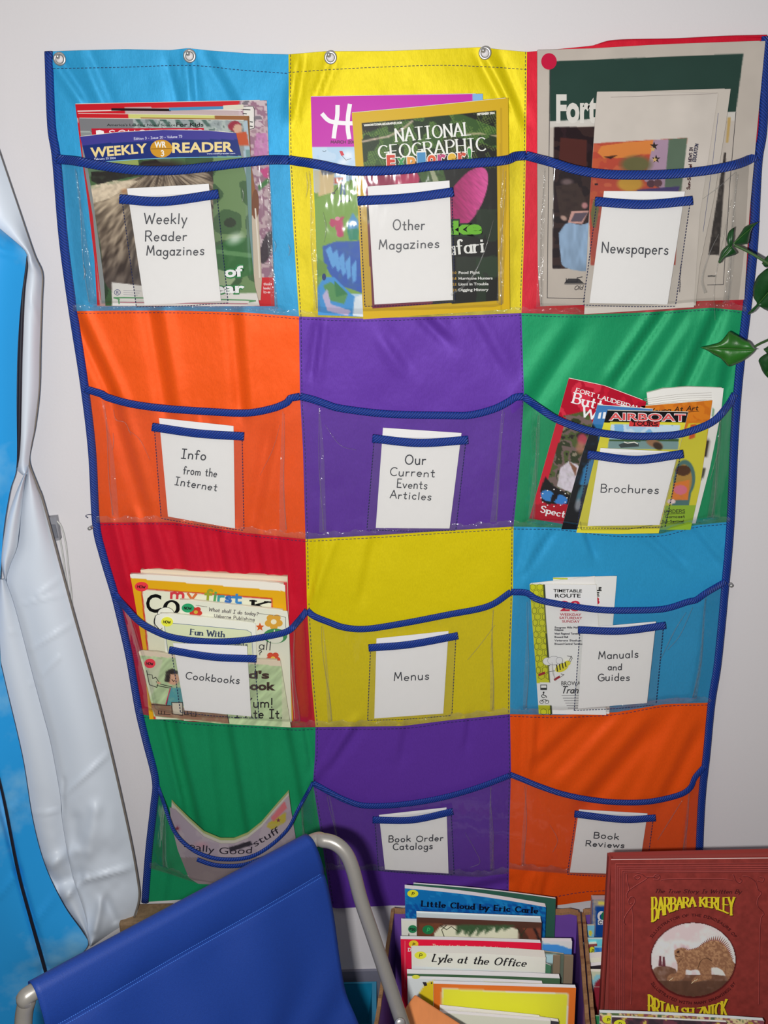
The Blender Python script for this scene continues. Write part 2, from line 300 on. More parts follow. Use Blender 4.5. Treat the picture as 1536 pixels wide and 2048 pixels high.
class Print:
    """flat lettering and shapes lying on a surface D(x,y); EPS lifts later layers a hair"""
    EPS = 0.00007
    def __init__(s, D, k=1.0, lift=0.0003): s.D = D if callable(D) else (lambda x, y, d=D: np.full(np.shape(x), float(d))); s.V = []; s.F = []; s.C = []; s.k = k; s.n = 0; s.lift = lift; s.lay = 0; s.sub = 0
    def _add(s, pts, faces, c, lay=None):
        pts = np.asarray(pts, float)
        if lay is None: s.lay += 1; lay = s.lay
        d = s.D(pts[:, 0], pts[:, 1])+s.lift+s.EPS*lay
        V = P(pts[:, 0], pts[:, 1], d); s.V.append(V); s.F += [[i+s.n for i in f] for f in faces]; s.n += len(V)
        s.C.append(np.tile(lin(c, s.k), (len(V), 1)))
    def poly(s, pts, c, smooth=0):
        if smooth: pts = cr(list(pts)+[pts[0]], smooth)[:-1]
        s._add(pts, [list(range(len(pts)))], c)
    def ell(s, cx, cy, rx, ry, c, rot=0, n=28):
        a = np.arange(n)*2*math.pi/n; r = math.radians(rot); x = rx*np.cos(a); y = ry*np.sin(a)
        s._add(np.stack([cx+x*math.cos(r)-y*math.sin(r), cy+x*math.sin(r)+y*math.cos(r)], 1), [list(range(n))], c)
    def _strokes(s, polys, wf, c, lay=None):
        base = s.lay+1; s.lay += 1
        for q, p in enumerate(polys):
            p = np.array(p, float)
            if len(p) > 1: p = p[np.concatenate([[True], np.linalg.norm(np.diff(p, axis=0), axis=1) > 1e-4])]
            if len(p) < 2: continue
            # split at sharp corners so the mitred band never folds over itself
            T = np.diff(p, axis=0); T /= np.linalg.norm(T, axis=1)[:, None]; cut = [0]+[i+1 for i in range(len(T)-1) if np.dot(T[i], T[i+1]) < 0.25]+[len(p)-1]
            for a, b in zip(cut[:-1], cut[1:]):
                r = p[a:b+1].copy(); t = T[a:b]; closed = np.linalg.norm(r[0]-r[-1]) < 1e-3
                tt = np.vstack([t[:1], (t[1:]+t[:-1]), t[-1:]]) if len(t) > 1 else np.vstack([t, t])
                if closed: tt[0] = tt[-1] = t[0]+t[-1]
                tt /= np.linalg.norm(tt, axis=1)[:, None]+1e-9
                w = np.array([wf(x) for x in tt])/2; e = min(w[0], w[-1])*.6
                if not closed: r[0] -= tt[0]*e; r[-1] += tt[-1]*e
                nn = np.stack([-tt[:, 1], tt[:, 0]], 1)*w[:, None]; n = len(r)
                s.sub = (s.sub+1) % 5
                s._add(np.vstack([r+nn, r-nn]), [[i, i+1, n+i+1, n+i] for i in range(n-1)], c, base+s.sub*.12)
    def line(s, pts, w, c, smooth=0):
        pts = cr(pts, smooth) if smooth else pts
        s._strokes([pts], lambda t: w, c)
    def width(s, t, gap=1.4): return sum(G.get(ch, G['o'])[0]+gap for ch in t)-gap
    def text(s, t, x0, x1, y0, y1, cap, c=(25, 25, 35), w=2.0, thin=None, serif=False, slant=0.0, gap=1.4, jit=0.0, arc=0.0, grow=None):
        """baseline from (x0,y0) to (x1,y1), cap height in pixels"""
        W = s.width(t, gap); a = np.array([x0, y0], float); u = np.array([x1-x0, y1-y0])/W
        dn = np.array([-(y1-y0), (x1-x0)], float); dn /= np.linalg.norm(dn); x = 0; polys = []
        rnd = random.Random(hash(len(t))+int(x0))
        for ch in t:
            gw, st = G.get(ch, G['o']); jy = rnd.uniform(-jit, jit); js = 1+rnd.uniform(-jit, jit)*.15
            for p in st:
                q = []
                for (gx, gy) in p:
                    X = x+gx+slant*gy; f = X/W; cc = cap*(1 if grow is None else grow(f)); top = 0
                    q.append(a+u*X-dn*((gy/10)*cc*js+jy+arc*4*f*(1-f)))
                polys.append(q)
                if serif and ch in SERIF_UP:
                    sw = np.linalg.norm(u)*1.25
                    for e, o in ((0, 1), (-1, -2)):
                        gx, gy = p[e]
                        if abs(gy) < .3 or abs(gy-10) < .3 or abs(gy-5.4) < .2:
                            g2 = p[o]
                            if abs(g2[1]-gy) > abs(g2[0]-gx)*0.7:
                                tt = u/np.linalg.norm(u); polys.append([q[e]-tt*sw, q[e]+tt*sw])
            x += gw+gap
        th = thin if thin is not None else w
        ax = u/np.linalg.norm(u)
        s._strokes(polys, lambda t_: th+(w-th)*abs(t_[1]), c)
    def ftext(s, t, x0, x1, y0, y1, cap, c=(20, 20, 20), bold=0.0, slant=0.0, arc=0.0, curve=None, outline=None):
        """heavy sans lettering from Blender's built-in face"""
        if outline: s.ftext(t, x0-1, x1+1, y0+1, y1+1, cap+2, outline[0], bold+outline[1], slant, arc, curve)
        V, F = glyphmesh(t, bold); lo = V.min(0); hi = V.max(0); xs = (V[:, 0]-lo[0])/(hi[0]-lo[0]); ys = V[:, 1]/0.73
        X = x0+(x1-x0)*xs; Y = y0+(y1-y0)*xs
        dn = np.array([-(y1-y0), (x1-x0)], float); dn /= np.linalg.norm(dn)
        sc = np.ones_like(xs) if curve is None else curve(xs)
        h = ys*cap*sc+arc*4*xs*(1-xs)
        s._add(np.stack([X-dn[0]*h+slant*ys*cap, Y-dn[1]*h], 1), F, c)
    def done(s, name, mt, parent):
        if not s.V: return None
        return tagged(mesh(name, np.vstack(s.V), s.F, mt, parent, False, np.vstack(s.C)), kind='stuff' if name != 'sticker' else None)
_gm = {}
def glyphmesh(t, bold):
    key = (t, bold)
    if key in _gm: return _gm[key]
    cu = bpy.data.curves.new('lettering', 'FONT'); cu.body = t; cu.offset = bold; cu.resolution_u = 3; cu.fill_mode = 'FRONT'; cu.size = 1
    ob = bpy.data.objects.new('lettering', cu); me = ob.to_mesh()
    V = np.array([v.co[:2] for v in me.vertices]); F = [list(p.vertices) for p in me.polygons]
    ob.to_mesh_clear(); bpy.data.objects.remove(ob); bpy.data.curves.remove(cu)
    _gm[key] = (V, F); return V, F
class Pic:
    """printed picture: colours per grid vertex, drawn in the same coordinates as the sheet"""
    def __init__(s, Gd, base, k): s.X = Gd[..., 0]; s.Y = Gd[..., 1]; s.C = np.zeros(Gd.shape[:2]+(3,)); s.C[:] = base; s.k = k
    def mix(s, m, c): m = np.clip(m, 0, 1)[..., None]; s.C = s.C*(1-m)+np.array(c, float)*m
    def inpoly(s, pts):
        h = abs(s.X[0, 1]-s.X[0, 0])*.3
        return sum(s._in(pts, s.X+a*h, s.Y+b*h) for a, b in ((-1, -.4), (.4, -1), (1, .4), (-.4, 1)))/4
    def _in(s, pts, x, y):
        ins = np.zeros(x.shape, bool); n = len(pts); j = n-1
        for i in range(n):
            xi, yi = pts[i]; xj, yj = pts[j]
            c = ((yi > y) != (yj > y)) & (x < (xj-xi)*(y-yi)/((yj-yi) or 1e-9)+xi); ins ^= c; j = i
        return ins.astype(float)
    def poly(s, pts, c, a=1, noise=0, ns=8, seed=0, smooth=0):
        if smooth: pts = cr(list(pts)+[pts[0]], smooth)
        m = s.inpoly(pts)*a
        if noise: m = m*(1-noise+noise*vn(s.X, s.Y, ns, seed)*2)
        s.mix(m, c)
    def ell(s, cx, cy, rx, ry, c, a=1, rot=0, soft=0.08):
        r = math.radians(rot); dx = s.X-cx; dy = s.Y-cy; u = (dx*math.cos(r)+dy*math.sin(r))/rx; v = (-dx*math.sin(r)+dy*math.cos(r))/ry
        s.mix(np.clip((1-np.sqrt(u*u+v*v))/soft, 0, 1)*a, c)
    def speck(s, m, cols, ns, seed=0):
        v = vn(s.X, s.Y, ns, seed, 2); v = (v-v.min())/(v.max()-v.min()+1e-9); n = len(cols)
        for i, c in enumerate(cols): s.mix(m*((v >= i/n) & (v < (i+1)/n+1e-6)), c)
    def out(s): return lin(np.clip(s.C, 0, 255), s.k)
def Z(ox, oy, k): return lambda *a: [(ox+k*a[i], oy+k*a[i+1]) for i in range(0, len(a), 2)]

# ---------------------------------------------------------------- the room
def struct(o): o['kind'] = 'structure'; return o
WALL = plain('painted_wall', lin((226, 222, 223), 1.0), .55, 0, .35, 260, .12, .012)
wb = struct(boxm('wall_back', (-2.2, 0, 0), (2.2, .1, 2.6), WALL))
FLOOR = plain('speckled_carpet', (0.13, 0.11, 0.09), .95, 0, .1, 600, .6, .5)
struct(boxm('floor', (-2.2, -3.2, -.05), (2.2, .1, 0), FLOOR))
struct(boxm('baseboard_back', (-2.2, -.006, 0), (2.2, 0, .105), plain('grey_vinyl_base', lin((92, 92, 104), .55), .5)))

# ---------------------------------------------------------------- pocket chart: borders measured along its seams
TOPB = [[(97, 103), (160, 101), (250, 99), (340, 101), (375, 97), (420, 102), (500, 108), (577, 110)],
        [(577, 107), (650, 101), (780, 101), (915, 96), (960, 94), (1010, 100), (1054, 104)],
        [(1054, 104), (1100, 100), (1180, 92), (1230, 83), (1350, 80), (1450, 75), (1531, 73)]]
R1B = [[(146, 622), (230, 621), (362, 621), (495, 625), (598, 633)], [(598, 633), (725, 637), (896, 632), (1043, 626)], [(1043, 626), (1171, 629), (1300, 624), (1423, 615), (1493, 622)]]
R2B = [[(192, 1045), (346, 1044), (488, 1065), (611, 1078)], [(611, 1078), (774, 1069), (896, 1061), (1027, 1053)], [(1027, 1053), (1121, 1055), (1222, 1067), (1322, 1067), (1390, 1050), (1461, 1043)]]
R3B = [[(279, 1428), (380, 1443), (500, 1449), (583, 1455), (631, 1454)], [(631, 1454), (805, 1452), (900, 1440), (1020, 1428)], [(1020, 1428), (1125, 1430), (1234, 1424), (1328, 1408), (1423, 1405)]]
BOTB = [[(290, 1804), (369, 1799), (520, 1806), (663, 1814)], [(663, 1814), (672, 1817), (780, 1811), (900, 1812), (1017, 1812)], [(1017, 1812), (1112, 1811), (1183, 1801), (1300, 1799), (1396, 1797)]]
HB = [TOPB, R1B, R2B, R3B, BOTB]
SEAM = [
 [[(97, 103), (103, 250), (113, 318), (127, 480), (146, 622)], [(146, 622), (168, 765), (184, 900), (192, 1045)],
  [(192, 1045), (206, 1110), (228, 1184), (240, 1232), (258, 1310), (272, 1390), (279, 1428)], [(279, 1428), (292, 1482), (311, 1560), (308, 1610), (298, 1700), (290, 1804)]],
 [[(577, 109), (578, 300), (586, 450), (598, 633)], [(598, 633), (600, 790), (606, 900), (611, 1078)], [(611, 1078), (614, 1210), (622, 1350), (631, 1454)], [(631, 1454), (630, 1510), (626, 1566), (645, 1690), (663, 1814)]],
 [[(1054, 104), (1052, 300), (1049, 450), (1043, 626)], [(1043, 626), (1048, 785), (1042, 900), (1027, 1053)], [(1027, 1053), (1026, 1175), (1021, 1320), (1020, 1428)], [(1020, 1428), (1022, 1540), (1019, 1660), (1017, 1812)]],
 [[(1531, 73), (1526, 250), (1515, 330), (1506, 500), (1493, 622)], [(1493, 622), (1478, 751), (1469, 869), (1461, 1043)], [(1461, 1043), (1451, 1165), (1436, 1321), (1423, 1405)], [(1423, 1405), (1413, 1509), (1405, 1580), (1400, 1666), (1396, 1797)]]]
CCOL = [['blue', 'yellow', 'red'], ['orange', 'purple', 'green'], ['red', 'yellow', 'blue'], ['green', 'purple', 'orange']]
# folds of the cloth: (x1,y1,x2,y2, half width px, depth m)
FOLDS = [(163, 640, 230, 786, 13, -.006), (240, 832, 290, 1000, 14, -.005), (313, 633, 342, 800, 17, -.006), (478, 650, 490, 800, 14, -.005), (410, 860, 440, 1010, 14, .004), (545, 880, 520, 1020, 14, -.004),
 (236, 1050, 262, 1160, 9, .005), (268, 1050, 290, 1160, 9, -.006), (322, 1060, 345, 1140, 11, .005), (355, 1055, 372, 1140, 9, -.006), (392, 1060, 410, 1150, 10, .005), (440, 1070, 455, 1150, 9, -.006), (482, 1070, 497, 1150, 9, .005), (515, 1080, 530, 1160, 9, -.006), (560, 1090, 572, 1180, 10, .005),
 (330, 1440, 368, 1600, 9, .007), (352, 1450, 395, 1640, 15, -.010), (415, 1450, 440, 1650, 16, .006), (458, 1450, 490, 1650, 16, -.012), (530, 1460, 545, 1600, 16, .005), (575, 1460, 600, 1590, 14, -.011), (605, 1450, 617, 1520, 6, .005),
 (1318, 625, 1232, 750, 11, -.007), (1425, 635, 1356, 780, 13, -.007), (1125, 690, 1066, 780, 20, -.006), (1460, 700, 1440, 780, 12, -.004), (1370, 650, 1300, 760, 14, .003),
 (712, 1455, 638, 1556, 10, -.006), (810, 1450, 800, 1500, 12, -.004), (935, 1440, 930, 1480, 8, -.004), (680, 1470, 650, 1540, 10, .004),
 (1297, 1068, 1352, 1120, 8, .004), (1170, 1070, 1180, 1100, 8, -.005), (1060, 1065, 1040, 1160, 12, .004), (1095, 1070, 1050, 1140, 6, -.004), (1390, 1060, 1430, 1110, 10, .004),
 (1150, 1450, 1085, 1510, 14, -.005), (1275, 1475, 1180, 1585, 18, -.007), (1215, 1450, 1130, 1540, 14, .004), (1340, 1450, 1270, 1590, 16, .003), (1380, 1480, 1330, 1580, 14, -.005), (1055, 1440, 1050, 1540, 8, .004), (1075, 1445, 1070, 1500, 6, -.004),
 (659, 1085, 628, 1175, 9, .004), (640, 1080, 622, 1200, 8, -.004), (740, 1090, 720, 1180, 12, -.003), (180, 130, 210, 200, 12, .003), (379, 130, 385, 190, 8, .005), (345, 140, 360, 200, 9, -.003), (120, 130, 160, 190, 9, .004), (430, 130, 470, 200, 14, -.003),
 (600, 130, 585, 220, 9, .004), (661, 130, 640, 185, 8, .003), (970, 125, 1010, 200, 9, .004), (1000, 130, 1040, 230, 9, -.003), (860, 640, 880, 660, 12, -.004), (640, 660, 630, 740, 8, -.003), (780, 690, 800, 720, 14, .002), (960, 650, 1000, 720, 14, .002),
 (1000, 1760, 880, 1790, 9, -.004), (690, 1760, 680, 1810, 7, .005), (710, 1770, 705, 1810, 7, -.005), (1060, 1755, 1045, 1800, 8, .005), (1090, 1760, 1080, 1805, 8, -.005), (340, 1740, 330, 1800, 12, .004)]
def dfab(x, y):
    d = 0.0105+0.002*np.sin(x/95.0+y/300.0)+0.0025*(vn(x, y, 90, 2, 2)-.5)
    for (x1, y1, x2, y2, w_, a_) in FOLDS:
        L2 = (x2-x1)**2+(y2-y1)**2; L = math.sqrt(L2)
        t = ((x-x1)*(x2-x1)+(y-y1)*(y2-y1))/L2; s = ((x-x1)*(y2-y1)-(y-y1)*(x2-x1))/L
        ed = np.exp(-np.clip(np.maximum(-t, t-1), 0, 9)**2*L2/(2*(w_*1.8)**2))
        nxn, nyn = (y2-y1)/L, -(x2-x1)/L; aw = np.array([(x1+x2)/2-768, (y1+y2)/2-331]); sg = 1 if nxn*aw[0]+nyn*aw[1] > 0 else -1
        q_ = s/(w_*1.15); d = d+a_*sg*1.7*q_*np.exp(-q_*q_)*ed+a_*.25*np.exp(-q_*q_)*ed
    return np.clip(d, 0.0025, 0.0148)
chart = empty('pocket_chart', tuple(P(770, 1806, .01)), 'large satin wall chart of coloured squares with clear pockets, pinned to the white wall', 'pocket chart')
K = 64
for r in range(4):
    for c in range(3):
        g = coons(HB[r][c], HB[r+1][c], SEAM[c][r], SEAM[c+1][r], K, K)
        o = slab('fabric_panel', g, dfab, .0012, FAB[CCOL[r][c]], chart)
        o['label'] = CCOL[r][c]+' satin square'
# seam stitches, hem stitches
def stitches(name, pts, D, wpx=1.5, dash=5, gap=3.5, parent=chart):
    c = cr(pts, 8); L = np.sum(np.linalg.norm(np.diff(c, axis=0), axis=1)); q = resample(c, int(L)+2); V = []; F = []; i = 0
    while i+dash < len(q):
        a, b = q[i], q[i+dash]; t = (b-a)/np.linalg.norm(b-a); nn = np.array([-t[1], t[0]])*wpx/2
        for j, (pp, dd) in enumerate(((a-nn, 0), (a+nn, 0), (b+nn, 0), (b-nn, 0), ((a+b)/2-nn, .0006), ((a+b)/2+nn, .0006))):
            d = (D(pp[0:1], pp[1:2])[0] if callable(D) else D)+.0004+dd; V.append(P(pp[0], pp[1], d))
        k = len(V)-6; F += [[k, k+1, k+5, k+4], [k+4, k+5, k+2, k+3]]; i += dash+int(gap)
    return tagged(mesh(name, V, F, THREAD, parent), kind='stuff')
for k in (1, 2):
    for r in range(4): stitches('seam_stitching', [(x+(4 if k == 1 else -3), y) for x, y in SEAM[k][r]], dfab, 1.3)
stitches('hem_stitching', [(106, 137), (230, 135), (379, 131), (480, 140), (577, 147)], dfab, 1.3)
stitches('hem_stitching', [(577, 145), (700, 137), (860, 131), (960, 133), (1054, 139)], dfab, 1.3)
for r in (1, 2, 3):
    for c in range(3): stitches('seam_stitching', [(x, y+5) for x, y in HB[r][c]], dfab, 1.2)
stitches('hem_stitching', [(1030, 1800), (1100, 1795), (1180, 1783), (1300, 1780)], dfab, 1.2)
# bound edges
for k, sd in ((0, -1), (3, 1)):
    pts = []
    for r in range(4): pts += SEAM[k][r][(0 if r == 0 else 1):]
    ribbon('edge_binding', pts, [17, 19, 17, 16, 15, 15], lambda x, y: dfab(x, y)+.0005, .0042, TAPE, chart, n=150)
ribbon('top_binding', [(1190, 93), (1232, 83), (1350, 80), (1450, 75), (1533, 73)], 7, .008, .003, FAB['red'], chart)

# clear pockets with bound rims ---------------------------------------------------------------
RIM = {
 (0, 0): Z(0, 0, 1)(113, 318, 150, 322, 200, 331, 270, 340, 340, 341, 400, 336, 480, 326, 540, 320, 578, 320),
 (0, 1): Z(0, 0, 1)(578, 320, 641, 330, 695, 341, 750, 342, 820, 338, 865, 332, 1000, 322, 1030, 313, 1052, 311),
 (0, 2): Z(0, 0, 1)(1052, 311, 1104, 325, 1154, 340, 1222, 349, 1322, 349, 1406, 342, 1473, 329, 1514, 312),
 (1, 0): Z(0, 0, 1)(170, 778, 203, 788, 215, 795, 263, 808, 329, 817, 429, 824, 495, 826, 545, 817, 574, 805, 580, 797, 600, 793),
 (1, 1): Z(0, 0, 1)(600, 793, 625, 799, 651, 808, 682, 817, 774, 828, 896, 831, 942, 830, 988, 818, 1018, 803, 1030, 795, 1047, 793),
 (1, 2): Z(0, 0, 1)(1047, 793, 1087, 822, 1121, 842, 1181, 862, 1255, 872, 1322, 872, 1369, 866, 1423, 845, 1453, 815, 1470, 788),
 (2, 0): Z(0, 0, 1)(228, 1186, 245, 1208, 278, 1243, 314, 1264, 350, 1276, 410, 1283, 470, 1282, 529, 1274, 574, 1263, 595, 1244, 614, 1221),
 (2, 1): Z(0, 0, 1)(614, 1221, 629, 1233, 659, 1245, 688, 1255, 732, 1258, 805, 1247, 893, 1230, 975, 1213, 1022, 1184),
 (2, 2): Z(0, 0, 1)(1022, 1184, 1053, 1186, 1078, 1200, 1141, 1212, 1203, 1220, 1266, 1221, 1328, 1218, 1375, 1204, 1392, 1200, 1412, 1186, 1452, 1163),
 (3, 0): Z(0, 0, 1)(316, 1572, 328, 1608, 339, 1641, 350, 1665, 369, 1687, 397, 1706, 438, 1718, 492, 1716, 533, 1697, 574, 1660, 596, 1619, 626, 1565),
 (3, 1): Z(0, 0, 1)(626, 1566, 660, 1585, 690, 1600, 726, 1611, 780, 1611, 840, 1604, 899, 1592, 959, 1574, 1020, 1551),
 (3, 2): Z(0, 0, 1)(1020, 1549, 1043, 1558, 1080, 1573, 1129, 1589, 1186, 1600, 1243, 1605, 1301, 1603, 1358, 1590, 1381, 1575, 1390, 1555, 1410, 1532)}
RW = {0: 19, 1: 15, 2: 13, 3: 11}
VB = {(3, 0): Z(0, 0, 1)(299, 1735, 326, 1742, 391, 1764, 440, 1770, 560, 1766, 652, 1745), (3, 1): Z(0, 0, 1)(652, 1738, 750, 1740, 810, 1745, 870, 1748, 959, 1753, 1018, 1745),
      (3, 2): Z(0, 0, 1)(1018, 1736, 1072, 1741, 1137, 1746, 1226, 1750, 1300, 1751, 1399, 1745)}
CAP = {(0, 0): .036, (0, 1): .034, (0, 2): .038, (1, 0): .016, (1, 1): .016, (1, 2): .040, (2, 0): .052, (2, 1): .016, (2, 2): .028, (3, 0): .062, (3, 1): .018, (3, 2): .018}
def sm(t): t = np.clip(t, 0, 1); return t*t*(3-2*t)
def at_y(pts, y):
    p = sorted(pts, key=lambda a: a[1]); return float(np.interp(y, [a[1] for a in p], [a[0] for a in p]))
CELLX = {}
for (r, c), rim in RIM.items():
    lx = [p for p in SEAM[c][r] if p[1] > rim[0][1]+6]; rx = [p for p in SEAM[c+1][r] if p[1] > rim[-1][1]+6]
    bot = VB.get((r, c), [(x, y-1) for x, y in HB[r+1][c]])
    if r == 3: lx = [p for p in lx if p[1] < bot[0][1]-6]; rx = [p for p in rx if p[1] < bot[-1][1]-6]
    left = [rim[0]]+lx+([] if r < 3 else [bot[0]]); right = [rim[-1]]+rx+([] if r < 3 else [bot[-1]])
    if r < 3: left[-1] = bot[0]; right[-1] = bot[-1]
    top = cr(rim, 6); g = coons(top, bot, left, right, 70, 56); m, n = g.shape[:2]
    u = np.linspace(0, 1, n)[None, :]; v = np.linspace(0, 1, m)[:, None]; cap = CAP[(r, c)]
    prof = sm(u/.13)*sm((1-u)/.13)*(sm((1-v)/.07)*.92+.08*sm((1-v)/.02))
    X, Y = g[..., 0], g[..., 1]
    ed = np.minimum(np.minimum(u, 1-u)/.08, 1)*np.minimum((1-v)/.05, 1)
    cr_ = 0.0020*(vn(X, Y, 26, r*3+c, 3)-.5)*(0.45+1.4*(1-sm((1-v)/.12))+1.2*(1-sm(np.minimum(u, 1-u)/.14)))*ed
    d = .013+(cap-.013)*prof+cr_
    d = np.maximum(d, .0128)
    V = P(X, Y, d)
    o = mesh('clear_pocket', V.reshape(-1, 3), gf(m, n), VINYL, chart, True)
    # gusset folds at both sides of the pocket
    for sd in (0, 1):
        uu = .075 if sd == 0 else .925; j = int(uu*(n-1)); FV = []; rows = list(range(3, m-1, 2))
        for i in rows:
            f = i/(m-1); x, y = g[i, j]; wd = (2+13*f)*(1-.35*(r > 1)); lean = (1 if sd == 0 else -1)*(4*math.sin(3*f+c))
            FV += [P(x+lean, y, d[i, j]+.0014+.0008*math.sin(i*2.9+c)), P(x+lean+wd*(1 if sd == 0 else -1), y, d[i, j]+.0018+.0030*math.sin(i*1.7+r))]
        FF = [[2*i, 2*i+2, 2*i+3, 2*i+1] for i in range(len(rows)-1)]
        mesh('pocket_gusset', FV, FF, VFOLD, chart, True)
        jj = [(g[i, j][0]+(3 if sd == 0 else -3)+3*math.sin(i*.11+c+r), g[i, j][1]) for i in range(4, m-1, 6)]
        ribbon('pocket_gusset', jj, [1.2, 1.8, 2.4], [float(d[i, j])+.003 for i in range(4, m-1, 6)], .0007, VFOLD, chart, ring=6)
    # heat sealed lower edge
    bb = resample(bot, 60); SV = []
    for i, (x, y) in enumerate(bb):
        h = 5+2.5*math.sin(i*.9+c)+1.5*math.sin(i*2.3+r)
        SV += [P(x, y-h-5, .0165+.0012*math.sin(i*1.9)), P(x, y-3, .0185+.0018*math.sin(i*1.3+r)), P(x, y+2, .0145)]
    mesh('sealed_edge', SV, [q for i in range(59) for q in ([3*i, 3*i+1, 3*i+4, 3*i+3], [3*i+1, 3*i+2, 3*i+5, 3*i+4])], VFOLD, chart, True)
    nn = len(top); dd = [.0155]+[.0155+(cap+.001-.0155)*float(sm(np.array(t/.10)))*float(sm(np.array((1-t)/.10))) for t in np.linspace(0.02, .98, 30)]+[.0155]
    ribbon('pocket_rim', rim, RW[r]*(.62 if (r, c) == (3, 0) else 1), dd, .0026, TAPE, chart)
for (cp, wc, dc) in (([(987, 440), (968, 505), (940, 560), (902, 590)], [1, 3.2, 4.5], .0375), ([(1438, 468), (1424, 495), (1411, 530), (1404, 562), (1411, 586)], [1, 3, 6], .0415), ([(1405, 398), (1440, 372), (1470, 345)], [1, 2, 1], .041), ([(646, 425), (652, 455), (648, 485)], [1, 3, 1], .038), ([(612, 345), (615, 372), (612, 395)], [1, 3, 1], .036), ([(696, 345), (700, 362), (696, 378)], [1, 3, 1], .0375),
     ([(484, 375), (487, 392), (484, 405)], [1, 3, 1], .039), ([(548, 480), (551, 492), (548, 505)], [1, 3.5, 1], .037), ([(166, 530), (170, 545), (166, 560)], [1, 3.5, 1], .037), ([(576, 488), (580, 500), (577, 512)], [1, 4, 1], .037), ([(227, 820), (232, 840), (250, 845), (262, 870)], [1, 1.6, 1], .02), ([(226, 866), (227, 885), (225, 900)], [1, 2.4, 1], .02), ([(256, 860), (280, 880), (300, 920)], [.8, 1.2, .8], .02), ([(560, 850), (545, 900), (520, 950)], [.8, 1.4, .8], .02),
     ([(650, 850), (680, 890), (712, 900)], [.8, 1.4, .8], .02), ([(1104, 1325), (1106, 1345), (1112, 1362)], [1, 3, 1], .0315), ([(1372, 1225), (1350, 1260), (1320, 1320)], [1, 2, 1], .031), ([(1385, 1215), (1360, 1270), (1335, 1300)], [1, 1.5, 1], .031), ([(990, 1250), (960, 1290), (935, 1320)], [.8, 1.4, .8], .02), ([(930, 1665), (950, 1700), (960, 1725), (940, 1735)], [.8, 1.6, .8], .022), ([(1100, 1650), (1115, 1680), (1105, 1705)], [.8, 1.6, .8], .022), ([(1365, 1600), (1340, 1640), (1315, 1680)], [1, 2, 1], .022), ([(1440, 850), (1436, 900), (1420, 960)], [1, 2, 1], .0435), ([(1430, 640), (1430, 560), (1462, 400)], [.8, 1.2, .8], .0415)):
    ribbon('vinyl_crease', cp, wc, dc, .0008, VFOLD, chart, ring=8)
# small card sleeves ---------------------------------------------------------------
CARDS = {
 (0, 0): ([(254, 377), (417.5, 367.6), (442, 602), (289, 610)], [(239, 398), (326, 403), (437, 388)], [('Weekly', 288, 373, 447, 448, 21), ('Reader', 290, 373, 482, 481, 19), ('Magazines', 293, 408, 511, 510, 19)], 'white card with three hand lettered lines in the top left blue square'),
 (0, 1): ([(735, 373), (899, 361), (906, 600), (749, 609)], [(715, 402), (814, 396), (907, 384)], [('Other', 786, 849, 460, 459, 20), ('Magazines', 758, 878, 499, 495, 18)], 'white card hand lettered Other Magazines in the top yellow square'),
 (0, 2): ([(1208, 382), (1370, 383), (1335, 609), (1179, 606)], [(1190, 403), (1289, 409), (1385, 401)], [('Newspapers', 1203, 1336, 505, 509, 21)], 'white card hand lettered Newspapers in the top red square'),
 (1, 0): ([(318, 836), (467, 852), (470, 1057), (336, 1033)], [(304, 854), (396, 867), (488, 873)], [('Info', 362, 411, 916, 920, 18), ('from the', 366, 433, 948, 954, 15), ('Internet', 349, 433, 969, 982, 15)], 'white card hand lettered Info from the Internet in the orange square'),
 (1, 1): ([(766, 855.5), (923, 866), (899, 1057), (751.5, 1056)], [(744.5, 877), (839, 886), (936, 880)], [('Our', 810, 851, 929, 929, 20), ('Current', 780, 869, 951, 954, 16), ('Events', 793.5, 854, 975, 978, 16), ('Articles', 780, 862, 996, 1001, 15)], 'white card hand lettered Our Current Events Articles in the purple square'),
 (1, 2): ([(1201, 896), (1356, 904), (1319, 1050), (1175, 1052)], [(1175, 909), (1272, 920), (1366, 908)], [('Brochures', 1201, 1317, 984, 987, 16)], 'white card hand lettered Brochures in the green square'),
 (2, 0): ([(346, 1286), (494, 1292), (502.5, 1433), (369, 1421)], [(338, 1300), (425, 1314), (513, 1318)], [('Cookbooks', 371, 478.5, 1358, 1368, 14)], 'white card hand lettered Cookbooks in the red square'),
 (2, 1): ([(753, 1277), (897, 1262), (886.5, 1427), (748.5, 1437)], [(737, 1296), (820, 1289), (916, 1271.5)], [('Menus', 788, 858, 1362, 1359, 16)], 'white card hand lettered Menus in the lower yellow square'),
 (2, 2): ([(1167, 1256), (1312, 1243), (1294, 1406), (1156, 1417)], [(1156, 1260), (1244, 1262), (1331, 1251)], [('Manuals', 1197, 1276.5, 1318, 1315, 15), ('and', 1215.6, 1243, 1340, 1340, 13), ('Guides', 1196, 1259, 1362, 1361, 14)], 'white card hand lettered Manuals and Guides in the lower blue square'),
 (3, 1): ([(758, 1630), (893, 1615), (897, 1747), (770, 1739)], [(745, 1640), (825, 1640), (906, 1623)], [('Book Order', 777, 886, 1684, 1682, 12), ('Catalogs', 786, 865, 1699.5, 1698, 12)], 'white card hand lettered Book Order Catalogs in the bottom purple square'),
 (3, 2): ([(1158, 1619), (1295, 1627), (1276.5, 1749), (1139.5, 1745)], [(1149, 1628), (1243.5, 1639), (1311, 1636)], [('Book', 1187, 1237, 1676, 1679, 12), ('Reviews', 1171, 1248, 1692, 1696, 11)], 'white card hand lettered Book Reviews in the bottom orange square')}
